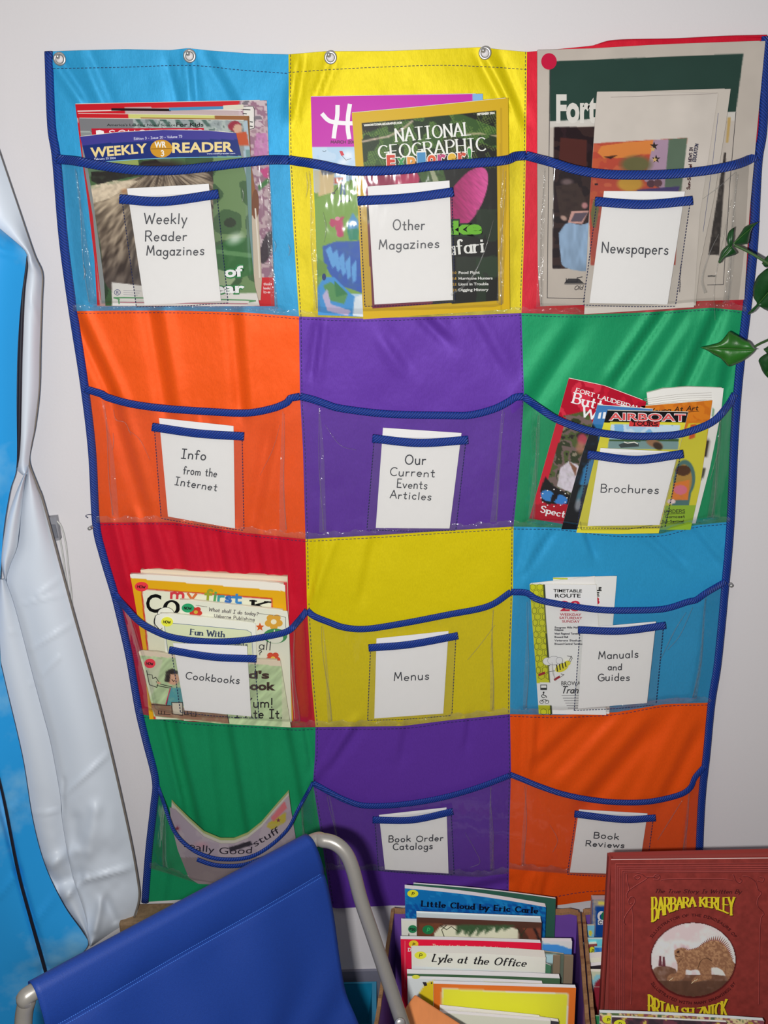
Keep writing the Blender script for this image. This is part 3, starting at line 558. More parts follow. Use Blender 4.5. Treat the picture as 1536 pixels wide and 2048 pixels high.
for (r, c), (q, trim, words, lab) in CARDS.items():
    dv = CAP[(r, c)]+.003
    s0 = (trim[0][0]+4, trim[0][1]-4); s1 = (trim[-1][0]-4, trim[-1][1]-4); wL = q[3][0]-q[0][0]; wR = q[2][0]-q[1][0]
    b0 = (s0[0]+wL*.9-2, q[3][1]+4); b1 = (s1[0]+wR*.9+1, q[2][1]+4)
    if (r, c) == (3, 1): b1 = (908, 1750); b0 = (757, 1741)
    cd = slab('label_card', quadg(q, 8, 10), lambda x, y, d=dv, q=q: d+.001*np.sin((x-q[0][0])/(q[1][0]-q[0][0])*math.pi), .0004, CARD)
    tagged(cd, lab, 'card', 'label cards in the sleeves'); 
    del cd['group']
    pr = Print(lambda x, y, d=dv, q=q: d+.001*np.sin((x-q[0][0])/(q[1][0]-q[0][0])*math.pi), 1, .0003)
    for (t, x0, x1, y0, y1, cap) in words: pr.text(t, x0, x1, y0, y1, cap, (25, 28, 38), 2.5 if cap > 16 else 2.0, jit=.5, slant=.04, gap=1.9)
    pr.done('handwriting', INK, cd)
    g = coons([s0, s1], [b0, b1], [s0, b0], [s1, b1], 16, 16)
    mesh('card_sleeve', P(g[..., 0], g[..., 1], dv+.0025).reshape(-1, 3), gf(16, 16), VINYL2, chart, True)
    tr = ribbon('sleeve_rim', [trim[0], trim[1], trim[2]], [19, 17, 15, 14][r], dv+.0045, .0022, TAPE, chart)
    for a, b in ((s0, b0), (s1, b1)): stitches('sleeve_stitching', [a, b], dv+.0028, 1.4, 4, 2)
    stitches('sleeve_stitching', [b0, ((b0[0]+b1[0])/2, (b0[1]+b1[1])/2+2), b1], dv+.0028, 1.2, 4, 2)
ribbon('sleeve_rim', [(394, 1719), (420, 1728), (446, 1732), (487, 1730), (530, 1715)], 8, .068, .002, TAPE, chart)

# grommets and push pins ---------------------------------------------------------------
def ringm(name, x, y, d, R, rr, mt, parent, tilt=0):
    c = P(x, y, d); V = []; F = []; A, B = 28, 8
    for i in range(A):
        a = 2*math.pi*i/A
        for k in range(B):
            b = 2*math.pi*k/B; q = R+rr*math.cos(b); V.append(c+np.array([q*math.cos(a), -rr*.6*math.sin(b), q*math.sin(a)]))
    for i in range(A):
        for k in range(B): F.append([i*B+k, i*B+(k+1) % B, ((i+1) % A)*B+(k+1) % B, ((i+1) % A)*B+k])
    return mesh(name, V, F, mt, parent, True)
def lathe(name, base, axis, prof, mt, parent=None, ring=20, smooth=True):
    ax = np.array(axis, float); ax /= np.linalg.norm(ax); a = np.cross(ax, [0.2, .1, 1.0]); a /= np.linalg.norm(a); b = np.cross(ax, a); V = []; F = []
    for (h, r_) in prof:
        for k in range(ring): th = 2*math.pi*k/ring; V.append(np.array(base)+ax*h+r_*(math.cos(th)*a+math.sin(th)*b))
    for i in range(len(prof)-1):
        for k in range(ring): k2 = (k+1) % ring; F.append([i*ring+k, i*ring+k2, (i+1)*ring+k2, (i+1)*ring+k])
    F.append(list(range(ring))[::-1]); F.append([(len(prof)-1)*ring+k for k in range(ring)])
    return mesh(name, V, F, mt, parent, smooth)
PINM = plain('silver_pin', (0.50, 0.49, 0.47), .32, .6); HOLE = plain('wall_seen_through_eyelet', lin((233, 229, 229), 1.0), .6)
for i, (x, y, where) in enumerate([(119, 118, 'top left corner of the chart'), (379, 112, 'middle of the top blue square'), (661, 115, 'left part of the yellow top hem'), (970, 106, 'right part of the yellow top hem')]):
    ringm('grommet', x, y, .0175, .0066, .0020, STEEL, chart)
    e = lathe('eyelet_hole', P(x, y, .016), (0, -1, 0), [(0, .0058), (.0012, .0058)], HOLE, chart)
    pb = P(x-1, y-1, 0.0); hd = P(x-4, y-6, .028)-pb
    pn = lathe('push_pin', pb, hd, [(-.004, .0005), (.0165, .0006), (.017, .0026), (.018, .0028), (.019, .0024), (.021, .0015), (.025, .0014), (.027, .0024), (.028, .0027), (.029, .0021)], PINM)
    tagged(pn, 'silver push pin through the eyelet at the '+where, 'push pin')
for (x, y, lab) in ((190, 1050, 'small silver pin in the left blue binding beside the dark red square'), (1456, 1163, 'small silver pin in the right blue binding beside the lower blue square')):
    pn = lathe('push_pin', P(x, y, 0), (-.1, -1, .1), [(-.004, .0005), (.014, .0006), (.0145, .0030), (.016, .0030), (.0165, .0018), (.022, .0017), (.0225, .0030), (.024, .0028)], PINM)
    tagged(pn, lab, 'push pin')

# ---------------------------------------------------------------- magazines and papers in the pockets
PAPER = lin((226, 222, 212), .9)
def reading(name, q, d0, t, label, cat, base, painter=None, k=None, mt=GLOSSY, step=2.4, bend=0.0, group=None, pages=True, top=None, bot=None, lef=None, rig=None, tiltx=0.0, pagecol=(228, 224, 214), pk=None):
    """a magazine or booklet: thin printed cover, block of pages, flat print and lettering on top"""
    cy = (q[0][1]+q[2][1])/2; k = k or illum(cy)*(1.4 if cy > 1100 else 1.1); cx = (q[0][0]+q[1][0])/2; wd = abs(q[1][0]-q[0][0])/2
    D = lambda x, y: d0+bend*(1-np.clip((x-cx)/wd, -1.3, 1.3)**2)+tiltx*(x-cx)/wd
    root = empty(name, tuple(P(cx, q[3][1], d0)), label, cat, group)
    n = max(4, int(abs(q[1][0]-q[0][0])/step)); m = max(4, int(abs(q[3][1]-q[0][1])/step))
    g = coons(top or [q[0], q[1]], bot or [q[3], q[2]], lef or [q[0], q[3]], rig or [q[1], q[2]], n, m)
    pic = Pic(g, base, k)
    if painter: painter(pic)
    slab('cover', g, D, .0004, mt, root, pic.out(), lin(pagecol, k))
    if pages:
        gg = g[::max(1, (m-1)//8)][:, ::max(1, (n-1)//8)]
        gg = gg+np.array([0.6, -1.0]); c = np.zeros(gg.shape[:2]+(3,)); c[:] = lin(pagecol, k)
        slab('pages', gg, lambda x, y: D(x, y)-.0008, t, MATTE, root, c, lin(pagecol, k))
    pr = Print(D, k, .0003)
    return root, pr, D, g
def fin(root, pr, nm='lettering', mt=None): return pr.done(nm, mt or GLOSSY, root)
def sticker(root, D, x, y, rx, ry, c, t='', k=1.0, tc=(20, 20, 20), h=None, lift=.0012):
    p = Print(D, k, lift); p.ell(x, y, rx, ry, c); 
    if t: hh = h or ry*.9; w_ = rx*1.1 if len(t) > 1 else rx*.45; p.text(t, x-w_/2-(1 if len(t) > 1 else 0), x+w_/2, y+hh/2, y+hh/2+1, hh, tc, max(1.2, hh*.16))
    return p.done('sticker', MATTE, root)

# top left pocket ------------------------------------------------------------------------
z = Z(80, 80, .35156)
def comic(p):
    X, Y = p.X, p.Y
    p.mix(((X < 482) & (Y < 215)).astype(float), (205, 25, 40)); p.mix(((X < 250) & (Y < 235)).astype(float), (200, 25, 40))
    p.speck(((X > 478)).astype(float), [(160, 130, 140), (190, 165, 170), (150, 110, 130), (200, 180, 185), (120, 110, 120)], 14, 3)
    p.poly(z(1230, 530, 1290, 530, 1305, 660, 1215, 660), (190, 120, 170), .8, .8, 5, 2); p.poly(z(1150, 380, 1215, 375, 1222, 500, 1180, 515), (225, 222, 215))
    p.poly(z(1240, 830, 1300, 780, 1305, 810, 1245, 860), (60, 120, 60)); p.poly(z(1250, 740, 1300, 720, 1300, 790, 1275, 780), (205, 60, 130), .9)
    p.ell(*z(1290, 1180)[0], 12, 35, (45, 35, 45), .9, 15); p.poly(z(1225, 1350, 1340, 1350, 1340, 1520, 1240, 1520), (205, 25, 35))
    p.poly(z(200, 470, 260, 470, 340, 1510, 315, 1510), (205, 30, 40))
rt, pr, D, g = reading('magazine', z(200, 365, 1290, 343, 1335, 1515, 320, 1515), .0175, .003, 'red magazine with a comic strip down its right edge, rearmost in the top left pocket', 'magazine', (190, 170, 170), comic, lef=z(200, 365, 232, 620, 275, 950, 310, 1250, 325, 1515))
for i, (x, y, w_) in enumerate(((1155, 395, 40), (1155, 418, 20), (1160, 440, 30), (1195, 465, 14), (1195, 490, 14))): pr.line(z(x, y, x+w_, y+2), 2, (60, 60, 60))
pr.line(z(1155, 377, 1212, 377, 1220, 395, 1220, 500, 1185, 512), 1.3, (40, 40, 40))
for i, y in enumerate((1395, 1418, 1440)): pr.text(('think', 'books', 'be')[i], *[z(1272, y)[0][0], z(1310, y)[0][0]], z(0, y)[0][1], z(0, y)[0][1], 5, (235, 210, 210), 1)
pr.line(z(215, 405, 800, 392, 1150, 400), 2.2, (230, 220, 215)); pr.line(z(410, 395, 740, 398), 5, (35, 15, 20)); pr.line(z(740, 393, 1050, 385), 6, (70, 140, 185)); pr.line(z(1050, 385, 1150, 380), 9, (215, 210, 190))
fin(rt, pr)
rt, pr, D, g = reading('magazine', z(215, 418, 1190, 432, 1215, 1480, 360, 1480), .0215, .003, 'magazine with a brown right edge, just behind the grey one in the top left pocket', 'magazine', (150, 95, 50),
    lambda p: (p.mix(((p.X < 257)).astype(float), (200, 30, 40)), p.mix(((p.X > 257) & (p.Y < 236) & (p.X < 430)).astype(float), (205, 205, 120)), p.mix((p.X > 496).astype(float)*(p.Y < 300), (120, 80, 40)),
               p.mix((p.X > 480).astype(float)*(p.Y > 430), (200, 185, 165))), lef=z(215, 418, 245, 700, 300, 1100, 345, 1480), rig=z(1190, 432, 1200, 700, 1240, 950, 1262, 1360, 1255, 1480))
pr.ell(*z(1225, 935)[0], 7, 30, (120, 70, 40), 0); pr.line(z(1225, 960, 1240, 1150, 1250, 1350), 3, (225, 215, 200)); fin(rt, pr)
def gre(p):
    X, Y = p.X, p.Y
    p.speck(((Y < 265)).astype(float), [(120, 130, 130), (150, 160, 160), (170, 180, 175), (90, 110, 105)], 10, 1)
    p.mix((X < z(530, 0)[0][0]).astype(float)*(Y < 262), (125, 125, 128)); p.mix((X > z(1160, 0)[0][0]).astype(float), (165, 185, 195)); p.mix(((X > z(1170, 0)[0][0]) & (Y > 300)).astype(float)*.7, (90, 130, 125))
    for i in range(6): x = 540+i*75; p.poly(z(x, 450, x+25, 450, x+60, 495, x+35, 495), (60, 90, 80), .8)
    p.ell(*z(1108, 490)[0], 14, 11, (150, 40, 60)); p.ell(*z(1125, 505)[0], 9, 10, (205, 165, 140)); p.poly(z(1110, 530, 1175, 520, 1190, 600, 1130, 600), (190, 80, 40))
rt, pr, D, g = reading('magazine', z(222, 445, 1180, 458, 1225, 1500, 330, 1500), .0255, .003, 'grey school news magazine with a red title strip, behind the blue topped one', 'magazine', (140, 145, 145), gre, lef=z(222, 445, 248, 700, 300, 1000, 350, 1500), rig=z(1180, 458, 1200, 700, 1205, 1050, 1222, 1500))
pr.ftext("America's Leading News Source", *[a for a in (z(380, 0)[0][0], z(770, 0)[0][0])], z(0, 490)[0][1], z(0, 490)[0][1], 5, (25, 30, 30), .01); pr.ftext('For Kids', z(775, 0)[0][0], z(930, 0)[0][0], z(0, 492)[0][1], z(0, 492)[0][1], 8, (20, 25, 25), .02)
pr.poly(z(292, 503, 932, 500, 935, 560, 300, 570), (190, 25, 50)); pr.poly(z(318, 515, 340, 512, 362, 518, 368, 545, 345, 538, 320, 543), (240, 235, 235))
pr.text('SCHOLASTIC', *[z(392, 0)[0][0], z(925, 0)[0][0]], z(0, 545)[0][1], z(0, 543)[0][1], 11, (240, 220, 225), 2.0, gap=3); fin(rt, pr)
def wr(p):
    X, Y = p.X, p.Y; x = (X-80)/.35156; y = (Y-80)/.35156
    tp = 548-0.022*(x-228)-30*np.clip(1-((x-640)/460)**2, 0, 1)
    p.C[:] = (52, 66, 48)
    n1 = vn(X, Y, 40, 5, 3); p.speck(np.ones_like(X), [(40, 60, 38), (60, 90, 55), (75, 110, 66), (100, 130, 96)], 60, 4)
    p.ell(*z(700, 740)[0], 70, 26, (50, 40, 34), 1, 0, .5); p.ell(*z(1000, 760)[0], 60, 30, (34, 28, 26), .9, 0, .5)
    body = z(285, 850, 420, 820, 560, 780, 700, 760, 900, 740, 985, 800, 1000, 1000, 900, 1450, 600, 1500, 380, 1400, 345, 1180)
    m = p.inpoly(cr(body+[body[0]], 5)); ang = np.arctan2(y-700, x-700); rr = np.hypot(y-700, x-700)
    st = vn(ang*190, rr*.10, 7, 8, 2); st = np.clip((st-.25)*2, 0, 1)
    lightness = np.clip((1150-y)/420, 0, 1)*np.clip((560-x)/200+.3, 0, 1)
    fur = np.array([70, 56, 46])[None, None]*(1-st[..., None])+np.array([178, 160, 138])[None, None]*st[..., None]
    fur = fur*(1-lightness[..., None]*.75)+np.array([232, 212, 178])[None, None]*lightness[..., None]*.75*(0.75+.25*st[..., None])
    dk = np.clip((y-1150)/250, 0, 1)[..., None]*.55; fur = fur*(1-dk)+np.array([40, 32, 36])*dk
    p.C = p.C*(1-m[..., None])+fur*m[..., None]
    p.poly(z(285, 830, 420, 800, 560, 800, 480, 850, 400, 900, 300, 930), (236, 218, 190), .8, .5, 6, 2)
    p.ell(*z(545, 880)[0], 17, 24, (60, 38, 26), .35, 0, .9); p.ell(*z(480, 860)[0], 10, 8, (180, 110, 60), .5, 0, .7)
    p.poly(z(290, 750, 560, 735, 560, 770, 420, 800, 330, 822, 290, 800), (38, 34, 30), 1, .4, 6)
    p.poly(z(585, 690, 660, 680, 690, 700, 560, 712), (40, 32, 30)); p.mix(((y < 715) & (y > 655) & (x < 560)).astype(float), (150, 165, 90))
    q = (x > 985)&(y > 720); p.speck(q.astype(float), [(45, 58, 40), (66, 100, 60), (110, 140, 90), (60, 92, 56), (150, 170, 130)], 55, 9)
    p.poly(z(990, 1180, 1080, 1130, 1215, 1120, 1225, 1330, 1150, 1350, 1000, 1300), (46, 104, 50), .9, .4, 20, 1); p.ell(*z(1110, 1130)[0], 24, 16, (225, 235, 225), .75, -25, .8)
    p.poly(z(1000, 1190, 1210, 1215, 1205, 1240, 1000, 1215), (120, 165, 110), .6); p.mix(((y < 700) & (x > 985) & (y > 660)).astype(float), (110, 140, 90))
    p.ell(*z(1185, 1130)[0], 4, 90, (150, 175, 185), .4, -3, .8)
    bl = 640+45*np.clip(1-((x-700)/480)**2, -1, 1)*-1+60; 
    p.mix((y < (700-0.045*(x-250)-8*np.clip(1-((x-700)/460)**2, 0, 1))).astype(float), (28, 48, 118)); p.mix((y < (600-.035*(x-240)-14*np.clip(1-((x-700)/460)**2, 0, 1))).astype(float), (66, 62, 146))
    p.poly(z(408, 1378, 560, 1395, 700, 1420, 1000, 1440, 1248, 1440, 1260, 1530, 410, 1520), (222, 218, 212))
rt, pr, D, g = reading('magazine', z(228, 550, 1115, 530, 1250, 1512, 372, 1512), .0300, .002, 'magazine with a furry animal and a blue title band, front of the top left pocket', 'magazine', (50, 70, 50), wr, top=z(228, 550, 450, 525, 700, 512, 950, 515, 1115, 530),
    lef=z(228, 550, 270, 720, 300, 900, 335, 1150, 365, 1380, 372, 1512), rig=z(1115, 530, 1145, 660, 1172, 780, 1190, 1100, 1222, 1400, 1250, 1512), step=1.9)
X = lambda a: z(a, 0)[0][0]
Yy = lambda a: z(0, a)[0][1]
pr.ftext('WEEKLY', X(290), X(612), Yy(668), Yy(640), 20, (238, 215, 150), .03, curve=lambda t: 1-.05*t); pr.ftext('READER', X(752), X(1100), Yy(640), Yy(634), 20, (238, 215, 150), .03)
pr.ell(X(690), Yy(618), 22, 18, (208, 150, 40)); pr.ftext('WR', X(652), X(718), Yy(612), Yy(610), 12, (250, 245, 235), .03); pr.text('3', X(688), X(704), Yy(660), Yy(660), 11, (250, 245, 235), 2); pr.line(z(632, 620, 750, 618), 1, (120, 80, 20))
pr.text('Edition 3 - Issue 20 - Volume 73', X(535), X(808), Yy(568), Yy(554), 4.5, (200, 200, 225), 1); pr.text('February 23 2004', X(310), X(430), Yy(682), Yy(676), 3.4, (200, 205, 225), .9); pr.text('www.weeklyreader.com', X(950), X(1110), Yy(650), Yy(648), 3, (200, 205, 225), .8)
pr.line(z(285, 700, 400, 690, 700, 672, 1145, 664), 1.3, (120, 190, 225), 4)
pr.ftext('of', X(1050), X(1158), Yy(1348), Yy(1342), 21, (246, 246, 242), .035, outline=((40, 130, 66), .06)); pr.ftext('ear', X(985), X(1165), Yy(1440), Yy(1436), 20, (246, 246, 242), .035, outline=((40, 130, 66), .06))
pr.line(z(450, 1500, 450, 1475, 480, 1466, 1170, 1480, 1190, 1490), 2.5, (90, 150, 100), 3); pr.line(z(455, 1492, 1000, 1500, 1180, 1500), 1.6, (190, 110, 130)); pr.ell(X(440), Yy(1436), 6.5, 6, (90, 95, 130)); pr.ell(X(440), Yy(1436), 5.2, 4.7, (222, 218, 212)); pr.text('R', X(434), X(446), Yy(1444), Yy(1444), 5, (90, 95, 130), 1.4)
for i in range(3): pr.line(z(475, 1425+i*12, 575-i*10, 1428+i*12), .9, (150, 150, 160))
fin(rt, pr)

# top yellow pocket ---------------------------------------------------------------------
z = Z(560, 80, .33854); X = lambda a: z(a, 0)[0][0]; Yy = lambda a: z(0, a)[0][1]
def hig(p):
    x = (p.X-560)/.33854; y = (p.Y-80)/.33854
    p.C[:] = (196, 40, 170); p.mix((x > 1140).astype(float), (130, 180, 225)); p.mix((y > 632).astype(float), (178, 208, 232))
    p.speck(((y > 632) & (y < 760)).astype(float)*.5, [(178, 208, 232), (205, 222, 238)], 30, 2)
    p.poly(z(380, 840, 500, 800, 500, 1250, 190, 1250, 190, 900), (120, 160, 60), 1, .25, 20, 3); p.poly(z(190, 950, 300, 900, 500, 870, 500, 1500, 190, 1500), (128, 168, 78), 1, .2, 20, 5)
    p.poly(z(222, 780, 255, 755, 320, 790, 315, 900, 225, 925), (215, 190, 140)); p.poly(z(232, 742, 290, 742, 325, 790, 250, 800), (90, 96, 110)); p.poly(z(320, 815, 380, 810, 380, 850, 320, 850), (190, 90, 70)); p.poly(z(200, 770, 232, 770, 235, 900, 205, 905), (200, 195, 170))
    p.ell(*z(400, 680)[0], 18, 14, (240, 242, 245), .8, 0, .9); p.ell(*z(375, 720)[0], 14, 9, (240, 242, 245), .7, 0, .9)
    for (a, b, s_) in ((310, 1080, 1), (345, 1110, 1), (350, 1140, 1)): p.ell(*z(a, b)[0], 6, 9, (190, 70, 110))
    p.poly(z(320, 1070, 370, 1040, 375, 1160, 350, 1165, 335, 1120), (195, 70, 110)); p.poly(z(400, 1080, 430, 1020, 470, 1080, 450, 1150, 400, 1140), (80, 150, 200)); p.poly(z(395, 1120, 470, 1110, 460, 1180, 410, 1185), (50, 140, 110))
    p.poly(z(250, 1220, 330, 1190, 430, 1190, 500, 1180, 500, 1500, 330, 1440, 260, 1320), (55, 95, 180), 1, .2, 10)
    for i in range(5): p.poly(z(270+i*38, 1240+i*25, 300+i*38, 1215+i*20, 330+i*30, 1330+i*22, 310+i*30, 1350+i*22), (100, 165, 225))
    p.poly(z(215, 1470, 260, 1400, 320, 1400, 420, 1500, 500, 1560, 500, 1650, 220, 1640), (70, 150, 215)); p.poly(z(255, 1450, 300, 1430, 400, 1500, 380, 1560, 300, 1540), (90, 150, 90)); p.poly(z(320, 1420, 400, 1500, 330, 1520), (60, 130, 80))
    p.poly(z(250, 1510, 280, 1470, 300, 1560, 420, 1600, 400, 1630, 280, 1600), (190, 180, 215)); p.poly(z(440, 1520, 500, 1500, 500, 1640, 430, 1630), (235, 238, 240), .9)
    p.poly(z(215, 1280, 280, 1330, 270, 1390, 215, 1400), (110, 150, 70))
rt, pr, D, g = reading('magazine', z(182, 335, 1198, 318, 1215, 1600, 228, 1625), .0200, .004, 'magenta topped magazine with a drawn village green, behind the yellow bordered one', 'magazine', (196, 40, 170), hig, lef=z(182, 335, 190, 640, 212, 1150, 225, 1625), bot=z(228, 1625, 500, 1635, 1215, 1600))
for s_ in (([(252, 440), (280, 470), (315, 485), (395, 492), (425, 492)]), ([(340, 392), (338, 450), (325, 520), (318, 574)]), ([(412, 385), (402, 450), (400, 520), (408, 578)])): pr.line([z(*a)[0] for a in s_], 8.5, (248, 240, 246), 5)
pr.text('MARCH 2004', X(300), X(460), Yy(610), Yy(610), 5, (110, 20, 90), 1.6); pr.poly(z(350, 655, 368, 655, 380, 680, 362, 685), (210, 60, 70)); pr.line(z(368, 685, 390, 710, 420, 700), .9, (90, 90, 90)); pr.line(z(252, 655, 262, 660, 272, 654), 1, (60, 80, 90))
pr.ell(*z(372, 835)[0], 3.5, 4, (70, 110, 140)); pr.poly(z(362, 848, 382, 848, 388, 915, 374, 915, 370, 880, 362, 915, 354, 912), (40, 90, 130)); pr.line(z(350, 860, 320, 900), 1.5, (60, 60, 60)); pr.line(z(350, 958, 375, 945, 410, 950), 3, (60, 90, 60)); pr.ell(*z(315, 905)[0], 4, 2, (80, 80, 70))
pr.ell(*z(340, 1055)[0], 5, 4, (220, 140, 160)); pr.line(z(320, 1075, 300, 1060), 2, (195, 70, 110)); pr.line(z(365, 1060, 378, 1045), 2, (195, 70, 110))
pr.ell(*z(260, 1400)[0], 4, 7, (40, 60, 120)); fin(rt, pr)
def ngp(p):
    x = (p.X-560)/.33854; y = (p.Y-80)/.33854
    p.C[:] = (212, 172, 22); L = 480+(y-490)*.060; R = 1280+(y-420)*.010; T = 490-.092*(x-480); B = 1585-.060*(x-540); ins = ((x > L) & (x < R) & (y > T) & (y < B)).astype(float)
    p.mix(ins, (22, 22, 18)); n = vn(p.X, p.Y, 24, 3, 2)
    p.mix(ins*p.inpoly(z(480, 560, 620, 510, 760, 470, 900, 430, 1080, 440, 1280, 520, 1290, 640, 1150, 600, 980, 560, 900, 700, 700, 740, 480, 740)), (52, 86, 34)); 
    sc = (np.sin(x*.32+y*.10)*np.sin(y*.30-x*.08) > .1)&(y < 760)&(y < 1100-.5*x+500); p.mix(ins*sc*.55*(n > .35), (128, 158, 70)); p.mix(ins*((y < 760) & (n > .62)).astype(float)*.8, (20, 36, 16))
    p.line = None
    for a in (z(490, 600, 560, 585, 640, 570, 720, 530, 780, 480),): 
        for i in range(len(a)-1):
            for t in np.linspace(0, 1, 7): p.ell(a[i][0]+(a[i+1][0]-a[i][0])*t, a[i][1]+(a[i+1][1]-a[i][1])*t, 4, 3, (205, 180, 165), .8, 0, .6)
    p.poly(z(1100, 560, 1280, 560, 1280, 575, 1180, 545, 1100, 552), (175, 165, 130), .8)
    p.mix(ins*p.inpoly(z(495, 800, 620, 780, 760, 800, 820, 900, 700, 1000, 520, 1000)), (150, 20, 70)); p.mix(ins*p.inpoly(cr(z(690, 800, 800, 780, 820, 840, 740, 900, 680, 860, 690, 800), 5)), (185, 40, 90))
    p.poly(z(805, 760, 960, 750, 1000, 900, 860, 900), (66, 98, 44), 1, .5, 5); p.poly(z(880, 760, 905, 760, 950, 860, 915, 870), (190, 190, 160), .8)
    pet = cr(z(1005, 900, 1040, 850, 1110, 780, 1180, 752, 1222, 775, 1228, 850, 1200, 950, 1150, 1040, 1080, 1110, 1020, 1140, 1000, 1000, 1005, 900), 5)
    m = p.inpoly(pet); gr = np.clip((x-1000)/230, 0, 1); c = np.stack([150+70*gr, 20+70*gr, 85+75*gr], -1); st = .85+.3*vn((x+y)*.5, (x-y)*3, 30, 4, 2)[..., None]; p.C = p.C*(1-m[..., None])+c*st*m[..., None]
    p.mix(ins*p.inpoly(z(500, 1100, 560, 1050, 560, 1560, 500, 1560)), (110, 20, 60)); p.mix(ins*((x > 1040) & (y > 1280) & (y < 1400) & (x < 1290)).astype(float)*.4, (70, 90, 70))
    p.mix(ins*((x > 1160) & (y > 1000)&(n > .55)).astype(float)*.5, (40, 70, 40)); p.mix(ins*((y > 1530) & (x < 900)).astype(float), (120, 24, 60))
    p.mix(((x > 1300) & (x < 1312)&(y > 400)).astype(float)*.3, (150, 120, 20))
rt, pr, D, g = reading('magazine', z(424, 430, 1348, 342, 1358, 1590, 492, 1650), .0275, .004, 'magazine with a broad yellow border, dark nature photograph and white title, top yellow pocket', 'magazine', (212, 172, 22), ngp, lef=z(424, 430, 450, 800, 470, 1200, 492, 1650), step=1.9, top=z(424, 430, 800, 398, 1348, 345))
pr.text('NATIONAL', X(684), X(1128), Yy(600), Yy(560), 25, (238, 238, 232), 4.0, 1.2, serif=True, gap=1.6); pr.text('GEOGRAPHIC', X(585), X(1215), Yy(702), Yy(652), 26, (238, 238, 232), 4.0, 1.2, serif=True, gap=1.5)
for i, (ch, c_) in enumerate(zip('Explorer!', [(205, 60, 40), (60, 150, 80), (225, 150, 60), (70, 140, 190), (220, 90, 50), (190, 70, 120), (225, 180, 60), (205, 80, 60), (60, 150, 70)])):
    x0 = 632+i*60; w_ = 50 if ch != '!' else 22
    pr.ftext(ch, X(x0-4), X(x0+w_+4), Yy(752-i*5), Yy(750-i*5), 26, (240, 235, 225), .09); pr.ftext(ch, X(x0), X(x0+w_), Yy(748-i*5), Yy(746-i*5), 23, c_, .05)
pr.ftext('Snake', X(770), X(1195), Yy(1150), Yy(1142), 26, (108, 186, 40), .055, outline=((20, 50, 20), .07)); pr.text('Safari', X(930), X(1205), Yy(1275), Yy(1250), 28, (236, 236, 230), 5, 1.8, serif=True)
for i, (nn_, t) in enumerate((('10', 'Food Fight'), ('18', 'Hurricane Hunters'), ('22', 'Lions in Trouble'), ('24', 'Digging History'))):
    y = 1382+i*34; pr.ftext(nn_, X(1020), X(1042), Yy(y), Yy(y), 5, (205, 160, 60), .03); pr.ftext(t, X(1055), X((1180, 1256, 1232, 1232)[i]), Yy(y), Yy(y-2), 5.5, (225, 225, 220), .03)
pr.text('WWW.NATIONALGEOGRAPHIC.COM', X(497), X(720), Yy(509), Yy(494), 3.6, (230, 230, 220), 1.1); pr.text('SEPTEMBER 2004', X(1165), X(1268), Yy(444), Yy(436), 3.6, (230, 230, 220), 1.1); fin(rt, pr)

# newspapers -----------------------------------------------------------------------------
z = Z(1020, 60, .33594); X = lambda a: z(a, 0)[0][0]; Yy = lambda a: z(0, a)[0][1]
def nwp(p):
    x = (p.X-1020)/.33594; y = (p.Y-60)/.33594
    p.C[:] = (194, 184, 173); p.mix(p.inpoly(z(235, 187, 1390, 140, 1345, 486, 1300, 490, 1000, 520, 500, 540, 236, 543)), (44, 68, 60)); p.mix(p.inpoly(z(237, 543, 1345, 487, 1340, 540, 237, 580)), (205, 200, 192))
    p.mix(p.inpoly(z(262, 578, 620, 575, 620, 1425, 252, 1420)), (46, 32, 36)); p.speck(p.inpoly(z(262, 578, 620, 575, 620, 1425, 252, 1420))*.5, [(52, 36, 40), (36, 28, 30), (70, 52, 46), (30, 26, 30)], 30, 3)
    p.poly(z(300, 640, 458, 655, 455, 850, 290, 790), (82, 44, 40)); p.ell(*z(340, 905)[0], 16, 9, (130, 110, 110), .8, 0, .6); p.poly(z(270, 930, 400, 910, 450, 1010, 420, 1110, 300, 1120), (66, 52, 48), .9, .6, 8)
    p.poly(z(365, 1080, 470, 1075, 430, 1155, 345, 1148), (208, 160, 150)); p.poly(z(385, 1090, 465, 1085, 425, 1142, 360, 1140), (96, 84, 96)); p.ell(*z(445, 1045)[0], 8, 8, (200, 140, 140), .9, 0, .5); p.ell(*z(320, 1120)[0], 9, 6, (200, 165, 150), .9, 30, .5)
    sk = cr(z(290, 1210, 340, 1150, 420, 1160, 520, 1160, 520, 1415, 330, 1415, 300, 1330, 290, 1210), 4); m = p.inpoly(sk); f = .85+.3*vn(p.X, p.Y*.3, 10, 7, 2); c = np.array([140, 166, 194])[None, None]*f[..., None]; p.C = p.C*(1-m[..., None])+c*m[..., None]
    p.poly(z(1275, 730, 1288, 730, 1245, 1340, 1180, 1338), (52, 46, 44), 1, .3, 8); p.poly(z(1296, 520, 1315, 520, 1300, 670, 1285, 672), (190, 160, 100))
    n = vn(p.X, p.Y, 60, 3, 3); p.C *= (0.96+.08*n)[..., None]
rt, pr, D, g = reading('newspaper', z(163, 122, 1520, 66, 1395, 1605, 180, 1645), .0185, .006, 'large newspaper with a dark green masthead, filling the top right pocket', 'newspaper', (194, 184, 173), nwp, mt=MATTE, rig=z(1520, 66, 1470, 600, 1425, 1100, 1395, 1605), top=z(163, 122, 500, 112, 900, 88, 1520, 66), lef=z(163, 122, 163, 800, 165, 1400, 180, 1645), pagecol=(190, 180, 170), step=1.9)
pr.ftext('Fort', X(275), X(520), Yy(545), Yy(545), 55, (218, 214, 206), .04); 
pr.line(z(240, 240, 235, 545, 228, 1000, 222, 1595, 448, 1600), 1.2, (60, 56, 60)); pr.line(z(1345, 490, 1310, 900, 1270, 1515, 1175, 1518), 1.2, (60, 56, 60))
